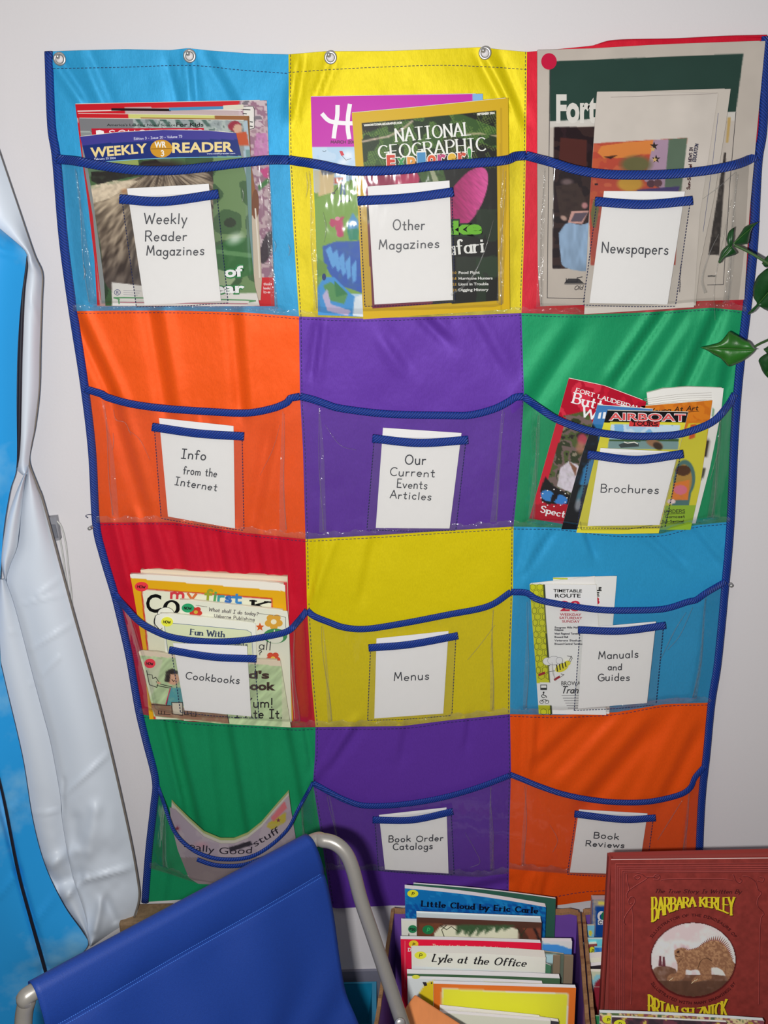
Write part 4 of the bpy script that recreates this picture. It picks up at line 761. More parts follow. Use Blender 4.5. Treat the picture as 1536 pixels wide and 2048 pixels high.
pr.poly(z(322, 1508, 345, 1480, 410, 1480, 440, 1508), (60, 58, 60)); pr.line(z(335, 1480, 335, 1500, 400, 1500, 400, 1475, 430, 1470), 1.6, (40, 40, 44)); pr.line(z(325, 1512, 470, 1512), 1.4, (50, 50, 54)); pr.text('Old', X(382), X(430), Yy(1548), Yy(1545), 8, (50, 46, 50), 1.3, slant=.35); pr.text('cation', X(1178), X(1225), Yy(1468), Yy(1468), 3.5, (60, 60, 60), 1.2)
fin(rt, pr, 'lettering', MATTE)
p2 = Print(D, 1.0, .0014); p2.ell(X(232), Yy(187), 15.5, 16.5, (200, 30, 66)); p2.done('sticker', MATTE, rt)
rt, pr, D, g = reading('newspaper', z(535, 375, 1314, 350, 1105, 1640, 470, 1640), .0275, .003, 'inner newspaper sheets with stepped corners, behind the folded paper with the fruit picture', 'newspaper', (200, 191, 180), None, mt=MATTE, step=6, rig=z(1314, 350, 1285, 560, 1215, 1000, 1130, 1400, 1105, 1640), pagecol=(190, 182, 172))
pr.line(z(1240, 495, 1205, 800, 1150, 1200), .9, (90, 96, 130)); fin(rt, pr, 'lettering', MATTE)
def fol(p):
    x = (p.X-1020)/.33594; y = (p.Y-60)/.33594
    p.C[:] = (205, 196, 186); a = p.inpoly(z(497, 675, 1056, 642, 1010, 965, 985, 1400, 480, 1400, 470, 1020)); p.mix(a, (186, 84, 62)); p.speck(a*.5, [(196, 96, 60), (178, 70, 58), (205, 110, 76)], 22, 3)
    p.poly(z(545, 690, 700, 668, 860, 655, 850, 740, 780, 740, 700, 760, 560, 765, 520, 730), (214, 130, 66)); p.poly(z(940, 650, 1056, 642, 1020, 960, 905, 950), (92, 110, 92)); p.poly(z(855, 655, 945, 650, 920, 950, 800, 900), (168, 140, 160)); p.poly(z(555, 755, 640, 745, 600, 768), (60, 40, 36))
    p.ell(*z(750, 800)[0], 38, 21, (104, 100, 66), 1, 0, .4); p.ell(*z(715, 915)[0], 30, 18, (196, 150, 60), 1, 0, .3); p.ell(*z(840, 915)[0], 9, 8, (86, 56, 66)); p.ell(*z(880, 912)[0], 9, 8, (96, 64, 70)); p.poly(z(760, 950, 1010, 930, 1000, 975, 740, 970), (70, 60, 110))
    p.ell(*z(515, 918)[0], 4, 2.5, (50, 30, 36)); p.poly(z(480, 1090, 500, 1000, 530, 1060, 510, 1180, 490, 1170), (110, 110, 70)); p.mix((x < 480+0*y)*(y > 675)*.0, (0, 0, 0))
    n = vn(p.X, p.Y, 50, 6, 3); p.C *= (0.96+.08*n)[..., None]
rt, pr, D, g = reading('newspaper', z(518, 370, 1276, 308, 1090, 1650, 442, 1692), .0310, .003, 'folded newspaper with blank upper half and fruit picture, front of the top right pocket', 'newspaper', (190, 181, 172), fol, mt=MATTE, lef=z(518, 370, 497, 675, 475, 1000, 442, 1692), top=z(518, 370, 700, 352, 1276, 308), rig=z(1240, 375, 1200, 640, 1130, 1100, 1095, 1650), pagecol=(196, 188, 178), step=1.9)
pr.text('NEWS IN', X(1080), X(1088), Yy(785), Yy(700), 6, (70, 60, 70), 1.5); pr.text('EDUCATION', X(1105), X(1122), Yy(785), Yy(680), 6.5, (60, 60, 80), 1.5); pr.text('Sun-Sentinel', X(1070), X(1082), Yy(950), Yy(800), 6, (70, 30, 30), 1.8)
def star(cx, cy, r1, r2, c):
    pr.poly([(cx+(r1 if i % 2 == 0 else r2)*math.sin(math.pi*i/5), cy-(r1 if i % 2 == 0 else r2)*math.cos(math.pi*i/5)) for i in range(10)], c)
for (a, b) in ((858, 690), (870, 768)): star(X(a), Yy(b), 9, 3.4, (50, 44, 40)); 
for (a, b) in ((850, 710), (862, 772)): star(X(a), Yy(b), 6, 2.4, (205, 170, 110))
pr.line(z(1235, 375, 1195, 380, 600, 400), .8, (150, 140, 135)); pr.text('newspapers in education', X(1012), X(1020), Yy(1560), Yy(1400), 3, (90, 86, 90), .9); fin(rt, pr, 'lettering', MATTE)
G4 = [z(1260, 325)[0], z(1290, 325)[0], z(1225, 1000)[0], z(1195, 1000)[0]]

# brochures -----------------------------------------------------------------------------
z = Z(1020, 600, .33594); X = lambda a: z(a, 0)[0][0]; Yy = lambda a: z(0, a)[0][1]
rt, pr, D, g = reading('brochure', z(815, 555, 1272, 525, 1105, 1330, 900, 1330), .0165, .006, 'thick white folded brochure, rearmost at the right of the green pocket', 'brochure', (228, 226, 220), lambda p: (p.poly(z(1150, 830, 1190, 830, 1175, 930, 1150, 940), (60, 50, 40)), p.poly(z(1145, 1000, 1165, 1000, 1150, 1060, 1135, 1070), (60, 60, 44)), p.poly(z(1205, 645, 1215, 645, 1210, 690, 1200, 700), (60, 130, 80))), top=z(800, 575, 900, 545, 1050, 528, 1272, 525), rig=z(1272, 525, 1255, 680, 1190, 1000, 1105, 1330), step=4)
for i in range(4): pr.line(z(800, 590+i*12, 1000, 562+i*13, 1200, 552+i*14), .8, (170, 166, 160), 3)
fin(rt, pr)
def bfw(p):
    x = (p.X-1020)/.33594; y = (p.Y-600)/.33594; p.C[:] = (190, 28, 50); p.speck((y < 720).astype(float)*.6, [(190, 28, 50), (160, 16, 40), (215, 60, 80)], 20, 1)
    a = p.inpoly(z(318, 690, 460, 660, 520, 800, 400, 1250, 200, 1100, 200, 1040, 290, 760)); p.mix(a, (66, 60, 50)); p.speck(a*.9, [(40, 36, 34), (80, 96, 50), (120, 100, 96), (50, 60, 36), (150, 140, 120)], 16, 4)
    p.ell(*z(430, 830)[0], 12, 14, (190, 70, 90), .9, 0, .4); p.ell(*z(420, 880)[0], 12, 16, (176, 120, 96), .8, 0, .5); p.poly(z(300, 1000, 350, 960, 400, 980, 430, 1010, 370, 1150, 280, 1110), (214, 206, 218), .95, .2, 5); p.poly(z(350, 960, 400, 1000, 390, 1050), (130, 90, 70))
    p.mix((x < 0.0*y+335-(y-700)*.30).astype(float)*(y > 700), (200, 30, 52)); p.poly(z(210, 1050, 250, 1100, 300, 1130, 370, 1170, 340, 1230, 260, 1230, 190, 1200, 180, 1130), (26, 24, 26)); p.ell(*z(225, 1165)[0], 15, 11, (60, 130, 200), 1, 20); p.ell(*z(300, 1190)[0], 15, 10, (56, 126, 200), 1, 10); p.ell(*z(262, 1175)[0], 6, 10, (26, 22, 26), 1, 30); p.mix((y > 1215).astype(float), (170, 20, 40))
rt, pr, D, g = reading('brochure', z(350, 466, 812, 605, 640, 1390, 115, 1300), .0215, .002, 'red leaning brochure with white title and butterflies, left in the green pocket', 'brochure', (190, 28, 50), bfw, top=z(350, 466, 560, 510, 812, 605), step=2)
pr.text('FORT LAUDERDALE', X(390), X(790), Yy(545), Yy(665), 7.5, (236, 230, 228), 1.9, .9, serif=True); pr.text('Butterfly', X(370), X(740), Yy(610), Yy(705), 20, (244, 240, 238), 4.2, 1.5, serif=True); pr.text('World', X(425), X(680), Yy(690), Yy(760), 20, (244, 240, 238), 4.2, 1.5, serif=True); pr.text('Spectacular', X(180), X(480), Yy(1262), Yy(1330), 13, (240, 236, 234), 3.0, 1.3, serif=True)
for i in range(12):
    a = 2*math.pi*i/12; pr.ell(X(262)+26*math.cos(a), Yy(1178)+17*math.sin(a), 1.5, 1.2, (235, 235, 235))
fin(rt, pr)
def art(p):
    x = (p.X-1020)/.33594; y = (p.Y-600)/.33594; p.C[:] = (204, 116, 34); p.speck((y < 720).astype(float)*.5, [(214, 128, 38), (190, 100, 30)], 9, 3)
    p.poly(z(1065, 735, 1185, 735, 1100, 1370, 880, 1370, 940, 1000), (205, 196, 52)); p.poly(z(1075, 740, 1110, 738, 1100, 820, 1065, 830), (196, 84, 40))
    p.ell(*z(1040, 1060)[0], 22, 38, (76, 112, 110)); p.poly(z(975, 1050, 1100, 1020, 1065, 1225, 960, 1225), (76, 112, 110)); p.ell(*z(1035, 1070)[0], 17, 32, (170, 130, 60)); p.ell(*z(1030, 1015)[0], 16, 11, (80, 50, 30)); p.poly(z(975, 1090, 1070, 1070, 1060, 1190, 960, 1190), (214, 120, 50), 1, .3, 8); p.ell(*z(1015, 1130)[0], 14, 10, (210, 110, 130)); p.ell(*z(960, 1200)[0], 9, 5, (225, 200, 200))
    p.poly(z(900, 1225, 1125, 1220, 1100, 1370, 860, 1370), (140, 176, 50))
rt, pr, D, g = reading('brochure', z(780, 632, 1205, 597, 1075, 1368, 760, 1368), .0215, .003, 'orange topped brochure about art with a yellow green lower part, right in the green pocket', 'brochure', (204, 116, 34), art, rig=z(1205, 597, 1185, 740, 1130, 1120, 1075, 1368), step=2)
pr.text('Young At Art', X(830), X(1118), Yy(675), Yy(655), 9, (60, 40, 26), 1.9, slant=.2); pr.line(z(1000, 672, 1125, 662), 1, (60, 40, 26)); pr.text('HARDERS', X(905), X(1042), Yy(1268), Yy(1266), 6, (60, 70, 30), 1.3); pr.text('Comcast', X(925), X(1040), Yy(1298), Yy(1296), 5.5, (60, 70, 30), 1.2); pr.text('Sun-Sentinel', X(905), X(1035), Yy(1326), Yy(1324), 5, (50, 60, 30), 1.2); pr.line(z(900, 1275, 1042, 1272), .8, (60, 70, 30)); pr.line(z(900, 1332, 1038, 1330), .8, (60, 70, 30)); fin(rt, pr)
def blb(p):
    x = (p.X-1020)/.33594; y = (p.Y-600)/.33594; p.C[:] = (66, 120, 176); p.mix((y > 740).astype(float), (44, 110, 160)); p.poly(z(455, 830, 470, 700, 520, 780, 540, 900, 480, 1100, 440, 1330, 310, 1370, 340, 1200), (24, 28, 34), 1, .3, 8); p.poly(z(440, 1000, 500, 930, 500, 1060, 400, 1150), (50, 120, 170)); p.mix((y > 1100).astype(float), (26, 28, 32)); p.ell(*z(420, 1150)[0], 6, 24, (70, 120, 140), .9, 20, .4); p.ell(*z(405, 1220)[0], 8, 16, (150, 155, 165), .8, 10, .5)
rt, pr, D, g = reading('brochure', z(520, 625, 850, 650, 700, 1370, 305, 1365), .0260, .0015, 'blue brochure with a dark lower half, between the red and the yellow bordered ones', 'brochure', (66, 120, 176), blb, lef=z(520, 625, 490, 740, 430, 920, 305, 1365), step=2.4)
pr.poly(z(530, 672, 545, 668, 538, 706, 522, 706), (238, 238, 240)); pr.poly(z(556, 668, 572, 668, 566, 706, 550, 706), (238, 238, 240)); pr.poly(z(580, 668, 600, 662, 590, 708, 576, 708), (238, 238, 240)); fin(rt, pr)
def air(p):
    x = (p.X-1020)/.33594; y = (p.Y-600)/.33594; p.C[:] = (214, 206, 60); p.mix((y < 728).astype(float), (24, 24, 26)); a = p.inpoly(z(603, 740, 1012, 745, 1000, 890, 582, 885)); p.mix(a, (150, 190, 215)); p.speck(a*(y < 800), [(120, 170, 210), (190, 210, 222), (160, 195, 216)], 22, 3)
    p.mix(a*(y > 835), (120, 150, 150)); p.mix(a*((y > 828) & (y < 842)), (60, 90, 50)); p.ell(*z(860, 855)[0], 20, 9, (150, 110, 80), 1, 20, .3); p.ell(*z(880, 870)[0], 12, 8, (60, 46, 36), 1, 30, .3); p.mix(((y > 884) & (x > 560)).astype(float)*.0, (0, 0, 0))
rt, pr, D, g = reading('brochure', z(580, 657, 1060, 668, 885, 1388, 395, 1385), .0305, .0012, 'yellow bordered airboat tours brochure behind the card in the green pocket', 'brochure', (214, 206, 60), air, lef=z(580, 657, 545, 780, 480, 1040, 395, 1385), bot=z(395, 1385, 640, 1394, 885, 1390), step=1.8)
pr.ftext('AIRBOAT', X(590), X(1045), Yy(712), Yy(720), 13.5, (212, 84, 84), .02, slant=0, outline=((238, 225, 225), .03)); pr.poly(z(712, 722, 893, 724, 888, 756, 708, 752), (205, 60, 60)); pr.text('TOURS', X(728), X(880), Yy(746), Yy(749), 7, (40, 20, 24), 1.9, serif=True)
pr.poly(z(645, 862, 690, 845, 765, 852, 768, 872, 660, 880), (60, 70, 70)); pr.line(z(680, 846, 700, 852, 740, 846, 760, 856), 2.2, (225, 225, 215)); pr.line(z(420, 1320, 425, 1368, 700, 1366, 905, 1330), .9, (60, 66, 40)); fin(rt, pr)

# cookbooks -------------------------------------------------------------------------------
z = Z(200, 1040, .29948); X = lambda a: z(a, 0)[0][0]; Yy = lambda a: z(0, a)[0][1]
def w3(q): return z(*q)
rt, pr, D, g = reading('cookbook', w3((270, 335, 1250, 380, 1300, 1345, 420, 1330)), .0165, .006, 'cream paged cookbook with a red edge, rearmost in the red pocket', 'cookbook', (222, 205, 180), lambda p: p.mix(((p.Y-1040)/.29948 > 358+.06*((p.X-200)/.29948-270)).astype(float), (196, 60, 66)), step=4, top=w3((270, 335, 320, 326, 700, 350, 1250, 380)), pagecol=(214, 196, 168), rig=w3((1250, 380, 1262, 800, 1300, 1345)))
fin(rt, pr)
def ck(p):
    x = (p.X-200)/.29948; y = (p.Y-1040)/.29948; p.C[:] = (224, 168, 28); p.mix((y < 388+.085*(x-205)).astype(float), (234, 228, 214)); 
    a = p.inpoly(w3((272, 455, 1150, 522, 1190, 1340, 360, 1340))); p.mix(a, (196, 40, 40)); a = p.inpoly(w3((282, 462, 1143, 530, 1180, 1340, 372, 1340))); p.mix(a, (226, 226, 200))
rt, pr, D, g = reading('cookbook', w3((200, 365, 1235, 430, 1275, 1360, 330, 1330)), .0240, .006, 'cookbook with a yellow frame and large black letters, in the red pocket', 'cookbook', (224, 168, 28), ck, step=1.9, lef=w3((200, 365, 215, 440, 285, 850, 330, 1330)), top=w3((200, 365, 220, 360, 700, 390, 1190, 420, 1235, 435)), rig=w3((1235, 435, 1245, 600, 1290, 1340)), pagecol=(236, 230, 214))
pr.ftext('C', X(305), X(405), Yy(612), Yy(617), 37, (18, 18, 18), .02); pr.ell(X(478), Yy(585), 17, 15, (18, 18, 18)); pr.ell(X(478), Yy(585), 9, 11, (226, 226, 200)); pr.text('K', X(1010), X(1125), Yy(600), Yy(608), 18, (18, 18, 18), 7, 2.5, serif=True)
pr.ell(X(440), Yy(625), 17, 13, (60, 60, 60)); pr.ell(X(440), Yy(625), 16, 12, (230, 230, 214)); pr.ell(X(395), Yy(680), 11, 16, (60, 60, 60)); pr.ell(X(395), Yy(680), 10, 15, (230, 230, 214)); pr.ell(X(430), Yy(660), 12, 14, (230, 230, 214)); pr.line(w3((370, 640, 365, 690, 395, 730, 440, 800)), 1.6, (30, 30, 30), 4)
for i, (ch, x0, x1, c_) in enumerate((('m', 470, 560, (205, 60, 70)), ('y', 585, 640, (205, 110, 60)), ('f', 700, 745, (150, 160, 50)), ('i', 755, 775, (90, 160, 90)), ('r', 785, 825, (70, 150, 150)), ('s', 835, 875, (60, 110, 180)), ('t', 880, 945, (60, 130, 190)))):
    pr.text(ch, X(x0), X(x1), Yy(522+i*5), Yy(525+i*5), 20, c_, 5)
fin(rt, pr); sticker(rt, D, X(277), Yy(445), 13.5, 9.5, (205, 50, 60), 'HOW', illum(1170), h=5)
def fl_(pr, cx, cy, r, c, cc): 
    for i in range(5): a = 2*math.pi*i/5+.3; pr.ell(cx+r*.62*math.cos(a), cy+r*.55*math.sin(a), r*.46, r*.40, c)
    pr.ell(cx, cy, r*.34, r*.3, cc)
rt, pr, D, g = reading('cookbook', w3((530, 535, 1252, 608, 1280, 1350, 560, 1340)), .0330, .005, 'cream activity cookbook with red and orange flowers on its cover, in the red pocket', 'cookbook', (224, 224, 204), None, step=5, top=w3((530, 535, 560, 532, 900, 570, 1252, 608)), rig=w3((1252, 608, 1262, 700, 1280, 1350)), pagecol=(232, 228, 210))
fl_(pr, X(640), Yy(615), 12, (200, 60, 50), (200, 170, 60)); fl_(pr, X(1160), Yy(680), 17, (214, 160, 60), (235, 225, 190)); fl_(pr, X(1155), Yy(925), 14, (205, 76, 50), (225, 190, 80)); pr.ell(X(1170), Yy(775), 24, 15, (70, 140, 84)); pr.ell(X(1170), Yy(790), 16, 10, (224, 224, 204)); pr.line(w3((1165, 735, 1160, 800)), 2, (225, 225, 205)); star(X(1068), Yy(715), 9, 4, (205, 90, 40)); pr.ell(X(715), Yy(655), 6, 3, (190, 90, 60))
pr.text('What shall I do today?', X(725), X(1055), Yy(608), Yy(640), 7, (96, 90, 90), 1.2, slant=.1); pr.text('Usborne Publishing', X(762), X(1030), Yy(648), Yy(674), 6, (96, 90, 90), 1.1); pr.line(w3((640, 570, 715, 580)), .9, (120, 120, 110)); pr.line(w3((1060, 625, 1200, 640, 1240, 650, 1240, 720)), .9, (120, 120, 110)); pr.text('all', X(1060), X(1140), Yy(862), Yy(870), 17, (60, 60, 60), 1.8); pr.text('?', X(1056), X(1078), Yy(900), Yy(902), 9, (60, 60, 60), 1.8)
fin(rt, pr); sticker(rt, D, X(587), Yy(588), 12.5, 9, (40, 140, 90), 'NOW', illum(1210), h=5)
rt, pr, D, g = reading('cookbook', w3((398, 628, 1040, 690, 1050, 1330, 480, 1330)), .0395, .004, 'small cookbook with pale green title panel, middle of the red pocket', 'cookbook', (232, 232, 216), None, step=5, top=w3((398, 628, 420, 622, 700, 652, 1040, 690)), lef=w3((398, 628, 425, 760, 480, 1330)), pagecol=(236, 232, 214))
pr.poly(w3((428, 688, 490, 690, 980, 735, 1010, 752, 1020, 1000, 470, 1000)), (216, 222, 180)); pr.line(w3((470, 1000, 428, 690, 490, 690, 980, 735, 1010, 752, 1022, 900)), 1, (90, 110, 140)); pr.text('Fun With', X(602), X(830), Yy(765), Yy(782), 11, (66, 76, 96), 3, 1.2, serif=True); pr.text('Cooking Experiments', X(560), X(985), Yy(830), Yy(845), 8, (66, 76, 96), 2, 1, serif=True); fin(rt, pr); sticker(rt, D, X(448), Yy(680), 12, 9.5, (216, 206, 60), 'HOW', illum(1243), h=5)
def kd(p):
    x = (p.X-200)/.29948; y = (p.Y-1040)/.29948; p.C[:] = (176, 196, 150); s_ = vn(x*.7+y*.7, (x-y)*.12, 16, 5, 3); p.C = p.C*(.82+.35*s_[..., None])
    p.mix((y < 905+.075*(x-262)).astype(float), (216, 200, 176)); p.poly(w3((330, 1220, 480, 1240, 850, 1300, 862, 1360, 370, 1310)), (140, 104, 84), 1, .35, 7); p.poly(w3((275, 930, 420, 930, 370, 1120, 330, 1200)), (200, 200, 176), .7)
    p.poly(w3((470, 1120, 545, 1120, 560, 1240, 440, 1235)), (80, 150, 156), 1, .4, 6); p.poly(w3((480, 1220, 550, 1220, 560, 1300, 490, 1300)), (206, 196, 176)); p.ell(*w3((488, 1060))[0], 13, 13, (206, 158, 130)); p.poly(w3((430, 1080, 440, 1010, 480, 990, 520, 1010, 520, 1030, 470, 1030, 465, 1085)), (44, 36, 34), 1, .3, 4); p.mix((x > 1215).astype(float)*.5, (214, 206, 180))
rt, pr, D, g = reading('cookbook', w3((258, 880, 1205, 940, 1275, 1385, 360, 1312)), .0455, .005, 'wide cream cookbook with a child\'s crayon drawing, front of the red pocket', 'cookbook', (176, 196, 150), kd, step=1.9, mt=MATTE, top=w3((258, 880, 285, 868, 480, 905, 800, 925, 1205, 940)), lef=w3((258, 880, 290, 1000, 345, 1240, 360, 1312)), bot=w3((360, 1312, 800, 1360, 1275, 1385)), pagecol=(222, 212, 186))
pr.ftext("Kid's", X(880), X(1130), Yy(1055), Yy(1058), 15, (66, 48, 40), .045); pr.ftext('Cook Book', X(690), X(1172), Yy(1130), Yy(1136), 16, (66, 48, 40), .045); pr.text('Yum! ', X(965), X(1190), Yy(1250), Yy(1252), 18, (34, 30, 28), 2.6); pr.text("I Ate It.", X(900), X(1215), Yy(1320), Yy(1324), 17, (34, 30, 28), 2.6)
for s_ in ((312, 1005, 318, 1040, 330, 1100, 380, 1118, 392, 1080, 372, 1050, 352, 1060, 348, 1035, 316, 1030), (375, 1080, 400, 1095, 480, 1115), (380, 1105, 410, 1112, 470, 1122), (470, 1120, 455, 1180, 445, 1235), (478, 1218, 482, 1295, 552, 1305, 552, 1218, 478, 1218), (345, 1232, 470, 1240), (390, 1275, 390, 1295, 470, 1300), (410, 1275, 410, 1298), (430, 1278, 430, 1298), (850, 1300, 862, 1358), (480, 1065, 490, 1078, 500, 1072), (560, 1275, 580, 1270, 590, 1300, 565, 1300, 560, 1275), (610, 1270, 610, 1310, 640, 1312, 640, 1275)):
    pr.line(w3(s_), 1.4, (40, 34, 34), 0)
pr.line(w3((470, 1122, 440, 1230)), 2, (190, 50, 90)); pr.line(w3((385, 1085, 400, 1090)), 4, (206, 158, 130)); fin(rt, pr, 'lettering', MATTE); sticker(rt, D, X(333), Yy(958), 11, 9.5, (205, 50, 66), 'HOW', illum(1327), h=5)

# timetables -------------------------------------------------------------------------------
z = Z(1000, 1040, .3125); X = lambda a: z(a, 0)[0][0]; Yy = lambda a: z(0, a)[0][1]
rt, pr, D, g = reading('timetable', z(340, 372, 746, 362, 700, 1240, 330, 1240), .0165, .0015, 'white bus timetable peeking out at the right behind the honeycomb one', 'leaflet', (226, 226, 222), None, step=6, rig=z(746, 362, 735, 500, 718, 700, 700, 1240))
pr.text('TIMETABLE', X(470), X(648), Yy(450), Yy(452), 6, (30, 30, 30), 2.2); pr.text('ROUTE', X(500), X(634), Yy(484), Yy(486), 6.5, (30, 30, 30), 2.2); pr.text('28', X(560), X(632), Yy(535), Yy(535), 11, (190, 40, 60), 4); fin(rt, pr)
rt, pr, D, g = reading('timetable', z(195, 408, 605, 362, 640, 1200, 250, 1235), .0190, .001, 'folded white sheet right behind the honeycomb bus timetable', 'leaflet', (230, 228, 224), None, step=6)
pr.line(z(342, 374, 430, 376), 3, (196, 205, 70)); fin(rt, pr)
def tt(p):
    x = (p.X-1000)/.3125; y = (p.Y-1040)/.3125; p.C[:] = (228, 228, 226); e = 285+(y-415)*.06; p.mix(((x < e)).astype(float), (196, 198, 44)); p.mix(((x > e-10) & (x < e)).astype(float), (50, 60, 40)); p.mix(((y > 1042) & (y < 1185)).astype(float)*(x < 330), (228, 228, 226))
rt, pr, D, g = reading('timetable', z(190, 412, 616, 415, 680, 1248, 248, 1240), .0220, .0012, 'white bus timetable with a yellow honeycomb stripe and a bee, in the lower blue pocket', 'leaflet', (228, 228, 226), tt, step=1.8, lef=z(190, 412, 205, 640, 225, 900, 248, 1240), rig=z(616, 415, 628, 665, 660, 1000, 680, 1248))
for j in range(22):
    for i in (0, 1):
        y = 430+j*38; cx = 206+i*48+(y-415)*.062+(0 if j % 2 == 0 else 22); 
        if 1035 < y < 1200: continue
        hx = [(cx+17*math.cos(math.radians(60*k_+30))*1.25, y+17*math.sin(math.radians(60*k_+30))*1.25) for k_ in range(7)]
        ed = 275+(y-415)*.06; hx = [(min(max(a, 194+(b-415)*.07), ed), b) for a, b in hx]; pr.line([z(a, b)[0] for a, b in hx], .8, (66, 76, 40))
pr.ftext('TIMETABLE', X(342), X(524), Yy(462), Yy(464), 6.5, (26, 26, 26), .015); pr.ftext('ROUTE', X(352), X(516), Yy(496), Yy(496), 7.5, (26, 26, 26), .015); pr.ftext('28', X(385), X(512), Yy(582), Yy(582), 21, (196, 44, 70), .02)
for i, t in enumerate(('WEEKDAY', 'SATURDAY', 'SUNDAY')): pr.ftext(t, X((383, 380, 397)[i]), X((520, 526, 510)[i]), Yy(612+i*22), Yy(614+i*22), 5, (176, 44, 66), .015)
for i, (t, e) in enumerate((('Sawgrass Mills Mall', 500), ('Kidspace', 405), ('West Regional Terminal', 510), ('Broward Mall', 435), ('Veterans Stadium', 520), ('Broward Central Terminal', 530))): pr.text(t, X(350), X(e), Yy((693, 708, 732, 754, 776, 798)[i]), Yy((693, 708, 732, 754, 776, 798)[i]), 3.2, (90, 90, 96), 1.0)
pr.ell(X(395), Yy(945), 14, 8, (214, 206, 60), -25); pr.ell(X(432), Yy(916), 6, 5, (214, 206, 60))
for i in range(4): pr.line(z(362+i*18, 928-i*6, 368+i*18, 968-i*10), 2.2, (40, 40, 30))
for (a, b, rx, ry) in ((305, 905, 10, 8), (345, 900, 13, 9), (380, 900, 7, 7)): pr.ell(X(a), Yy(b), rx, ry, (150, 150, 155)); pr.ell(X(a), Yy(b), rx-.8, ry-.8, (222, 222, 222))
for s_ in ((440, 905, 455, 875, 430, 870), (450, 908, 462, 885, 455, 870), (300, 975, 350, 965), (390, 985, 410, 990, 380, 1010)): pr.line(z(*s_), 1, (60, 60, 60))
pr.poly(z(245, 985, 285, 970, 290, 985, 250, 1000), (150, 40, 50)); pr.poly(z(343, 1018, 380, 995, 386, 1008, 350, 1030), (150, 40, 50))
pr.ftext('BROWARD', X(392), X(560), Yy(1058), Yy(1058), 8.5, (40, 40, 44), .0); pr.text('Transit', X(392), X(560), Yy(1108), Yy(1108), 13, (40, 40, 44), 2, slant=.3)
for i in range(6): pr.line(z(395+i*8, 1124+i*16, 520-i*3, 1124+i*16), 1, (120, 120, 124))
pr.poly(z(258, 1054, 300, 1054, 300, 1088, 258, 1088), (40, 44, 44)); pr.poly(z(262, 1058, 296, 1058, 296, 1074, 262, 1074), (225, 225, 222)); pr.ell(X(279), Yy(1104), 1.6, 1.8, (40, 44, 44)); pr.line(z(279, 1110, 280, 1122, 292, 1124, 298, 1136), 1.4, (40, 44, 44)); pr.line(z(272, 1116, 266, 1128, 276, 1138, 290, 1132), 1.3, (40, 44, 44), 4)
for a in (266, 300):
    pr.ell(X(a), Yy(1164), 4, 3.8, (40, 44, 44)); pr.ell(X(a), Yy(1164), 2.9, 2.8, (228, 228, 226))
pr.line(z(266, 1164, 276, 1148, 292, 1150, 300, 1164), 1.1, (40, 44, 44)); fin(rt, pr)

# curled catalogue in the bottom green pocket -------------------------------------------------
z = Z(260, 1400, .27344); X = lambda a: z(a, 0)[0][0]; Yy = lambda a: z(0, a)[0][1]
topc = z(290, 785, 330, 800, 430, 900, 540, 1000, 660, 1050, 760, 1050, 860, 1010, 960, 930, 1080, 790, 1160, 700)
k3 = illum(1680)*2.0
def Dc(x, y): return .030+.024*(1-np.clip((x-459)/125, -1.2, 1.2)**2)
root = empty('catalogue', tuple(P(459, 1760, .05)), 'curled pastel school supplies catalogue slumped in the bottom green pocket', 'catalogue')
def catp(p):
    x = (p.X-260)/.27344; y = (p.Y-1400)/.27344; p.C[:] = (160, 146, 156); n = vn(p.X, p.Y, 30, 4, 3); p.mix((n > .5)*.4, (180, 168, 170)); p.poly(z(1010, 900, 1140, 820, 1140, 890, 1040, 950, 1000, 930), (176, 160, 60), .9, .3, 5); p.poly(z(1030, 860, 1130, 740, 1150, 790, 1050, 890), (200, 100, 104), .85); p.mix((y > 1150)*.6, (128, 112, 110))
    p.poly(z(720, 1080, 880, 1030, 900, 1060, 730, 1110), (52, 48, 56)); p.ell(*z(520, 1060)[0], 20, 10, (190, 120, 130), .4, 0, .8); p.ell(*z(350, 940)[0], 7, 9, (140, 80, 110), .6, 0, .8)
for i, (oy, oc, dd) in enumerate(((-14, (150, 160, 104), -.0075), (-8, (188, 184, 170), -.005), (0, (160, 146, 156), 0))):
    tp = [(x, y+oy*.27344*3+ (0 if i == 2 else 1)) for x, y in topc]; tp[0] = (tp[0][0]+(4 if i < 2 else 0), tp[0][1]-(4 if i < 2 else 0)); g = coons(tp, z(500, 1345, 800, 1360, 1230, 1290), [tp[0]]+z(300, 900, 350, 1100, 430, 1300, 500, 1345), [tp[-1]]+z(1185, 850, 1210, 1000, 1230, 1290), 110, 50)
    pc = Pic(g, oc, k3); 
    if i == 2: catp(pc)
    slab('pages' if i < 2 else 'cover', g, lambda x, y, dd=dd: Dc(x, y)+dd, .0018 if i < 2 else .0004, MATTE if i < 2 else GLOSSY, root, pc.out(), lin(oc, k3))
pr = Print(Dc, k3, .0006); pr.ftext('really Good', X(395), X(890), Yy(1075), Yy(1120), 14, (44, 40, 50), 0, arc=-7, slant=0); pr.ftext('stuff', X(915), X(1100), Yy(1075), Yy(965), 14, (44, 40, 50), 0)
for a, b in ((345, 940), (1085, 880)): 
    star(X(a), Yy(b), 5, 2, (120, 60, 70))
pr.done('lettering', GLOSSY, root)

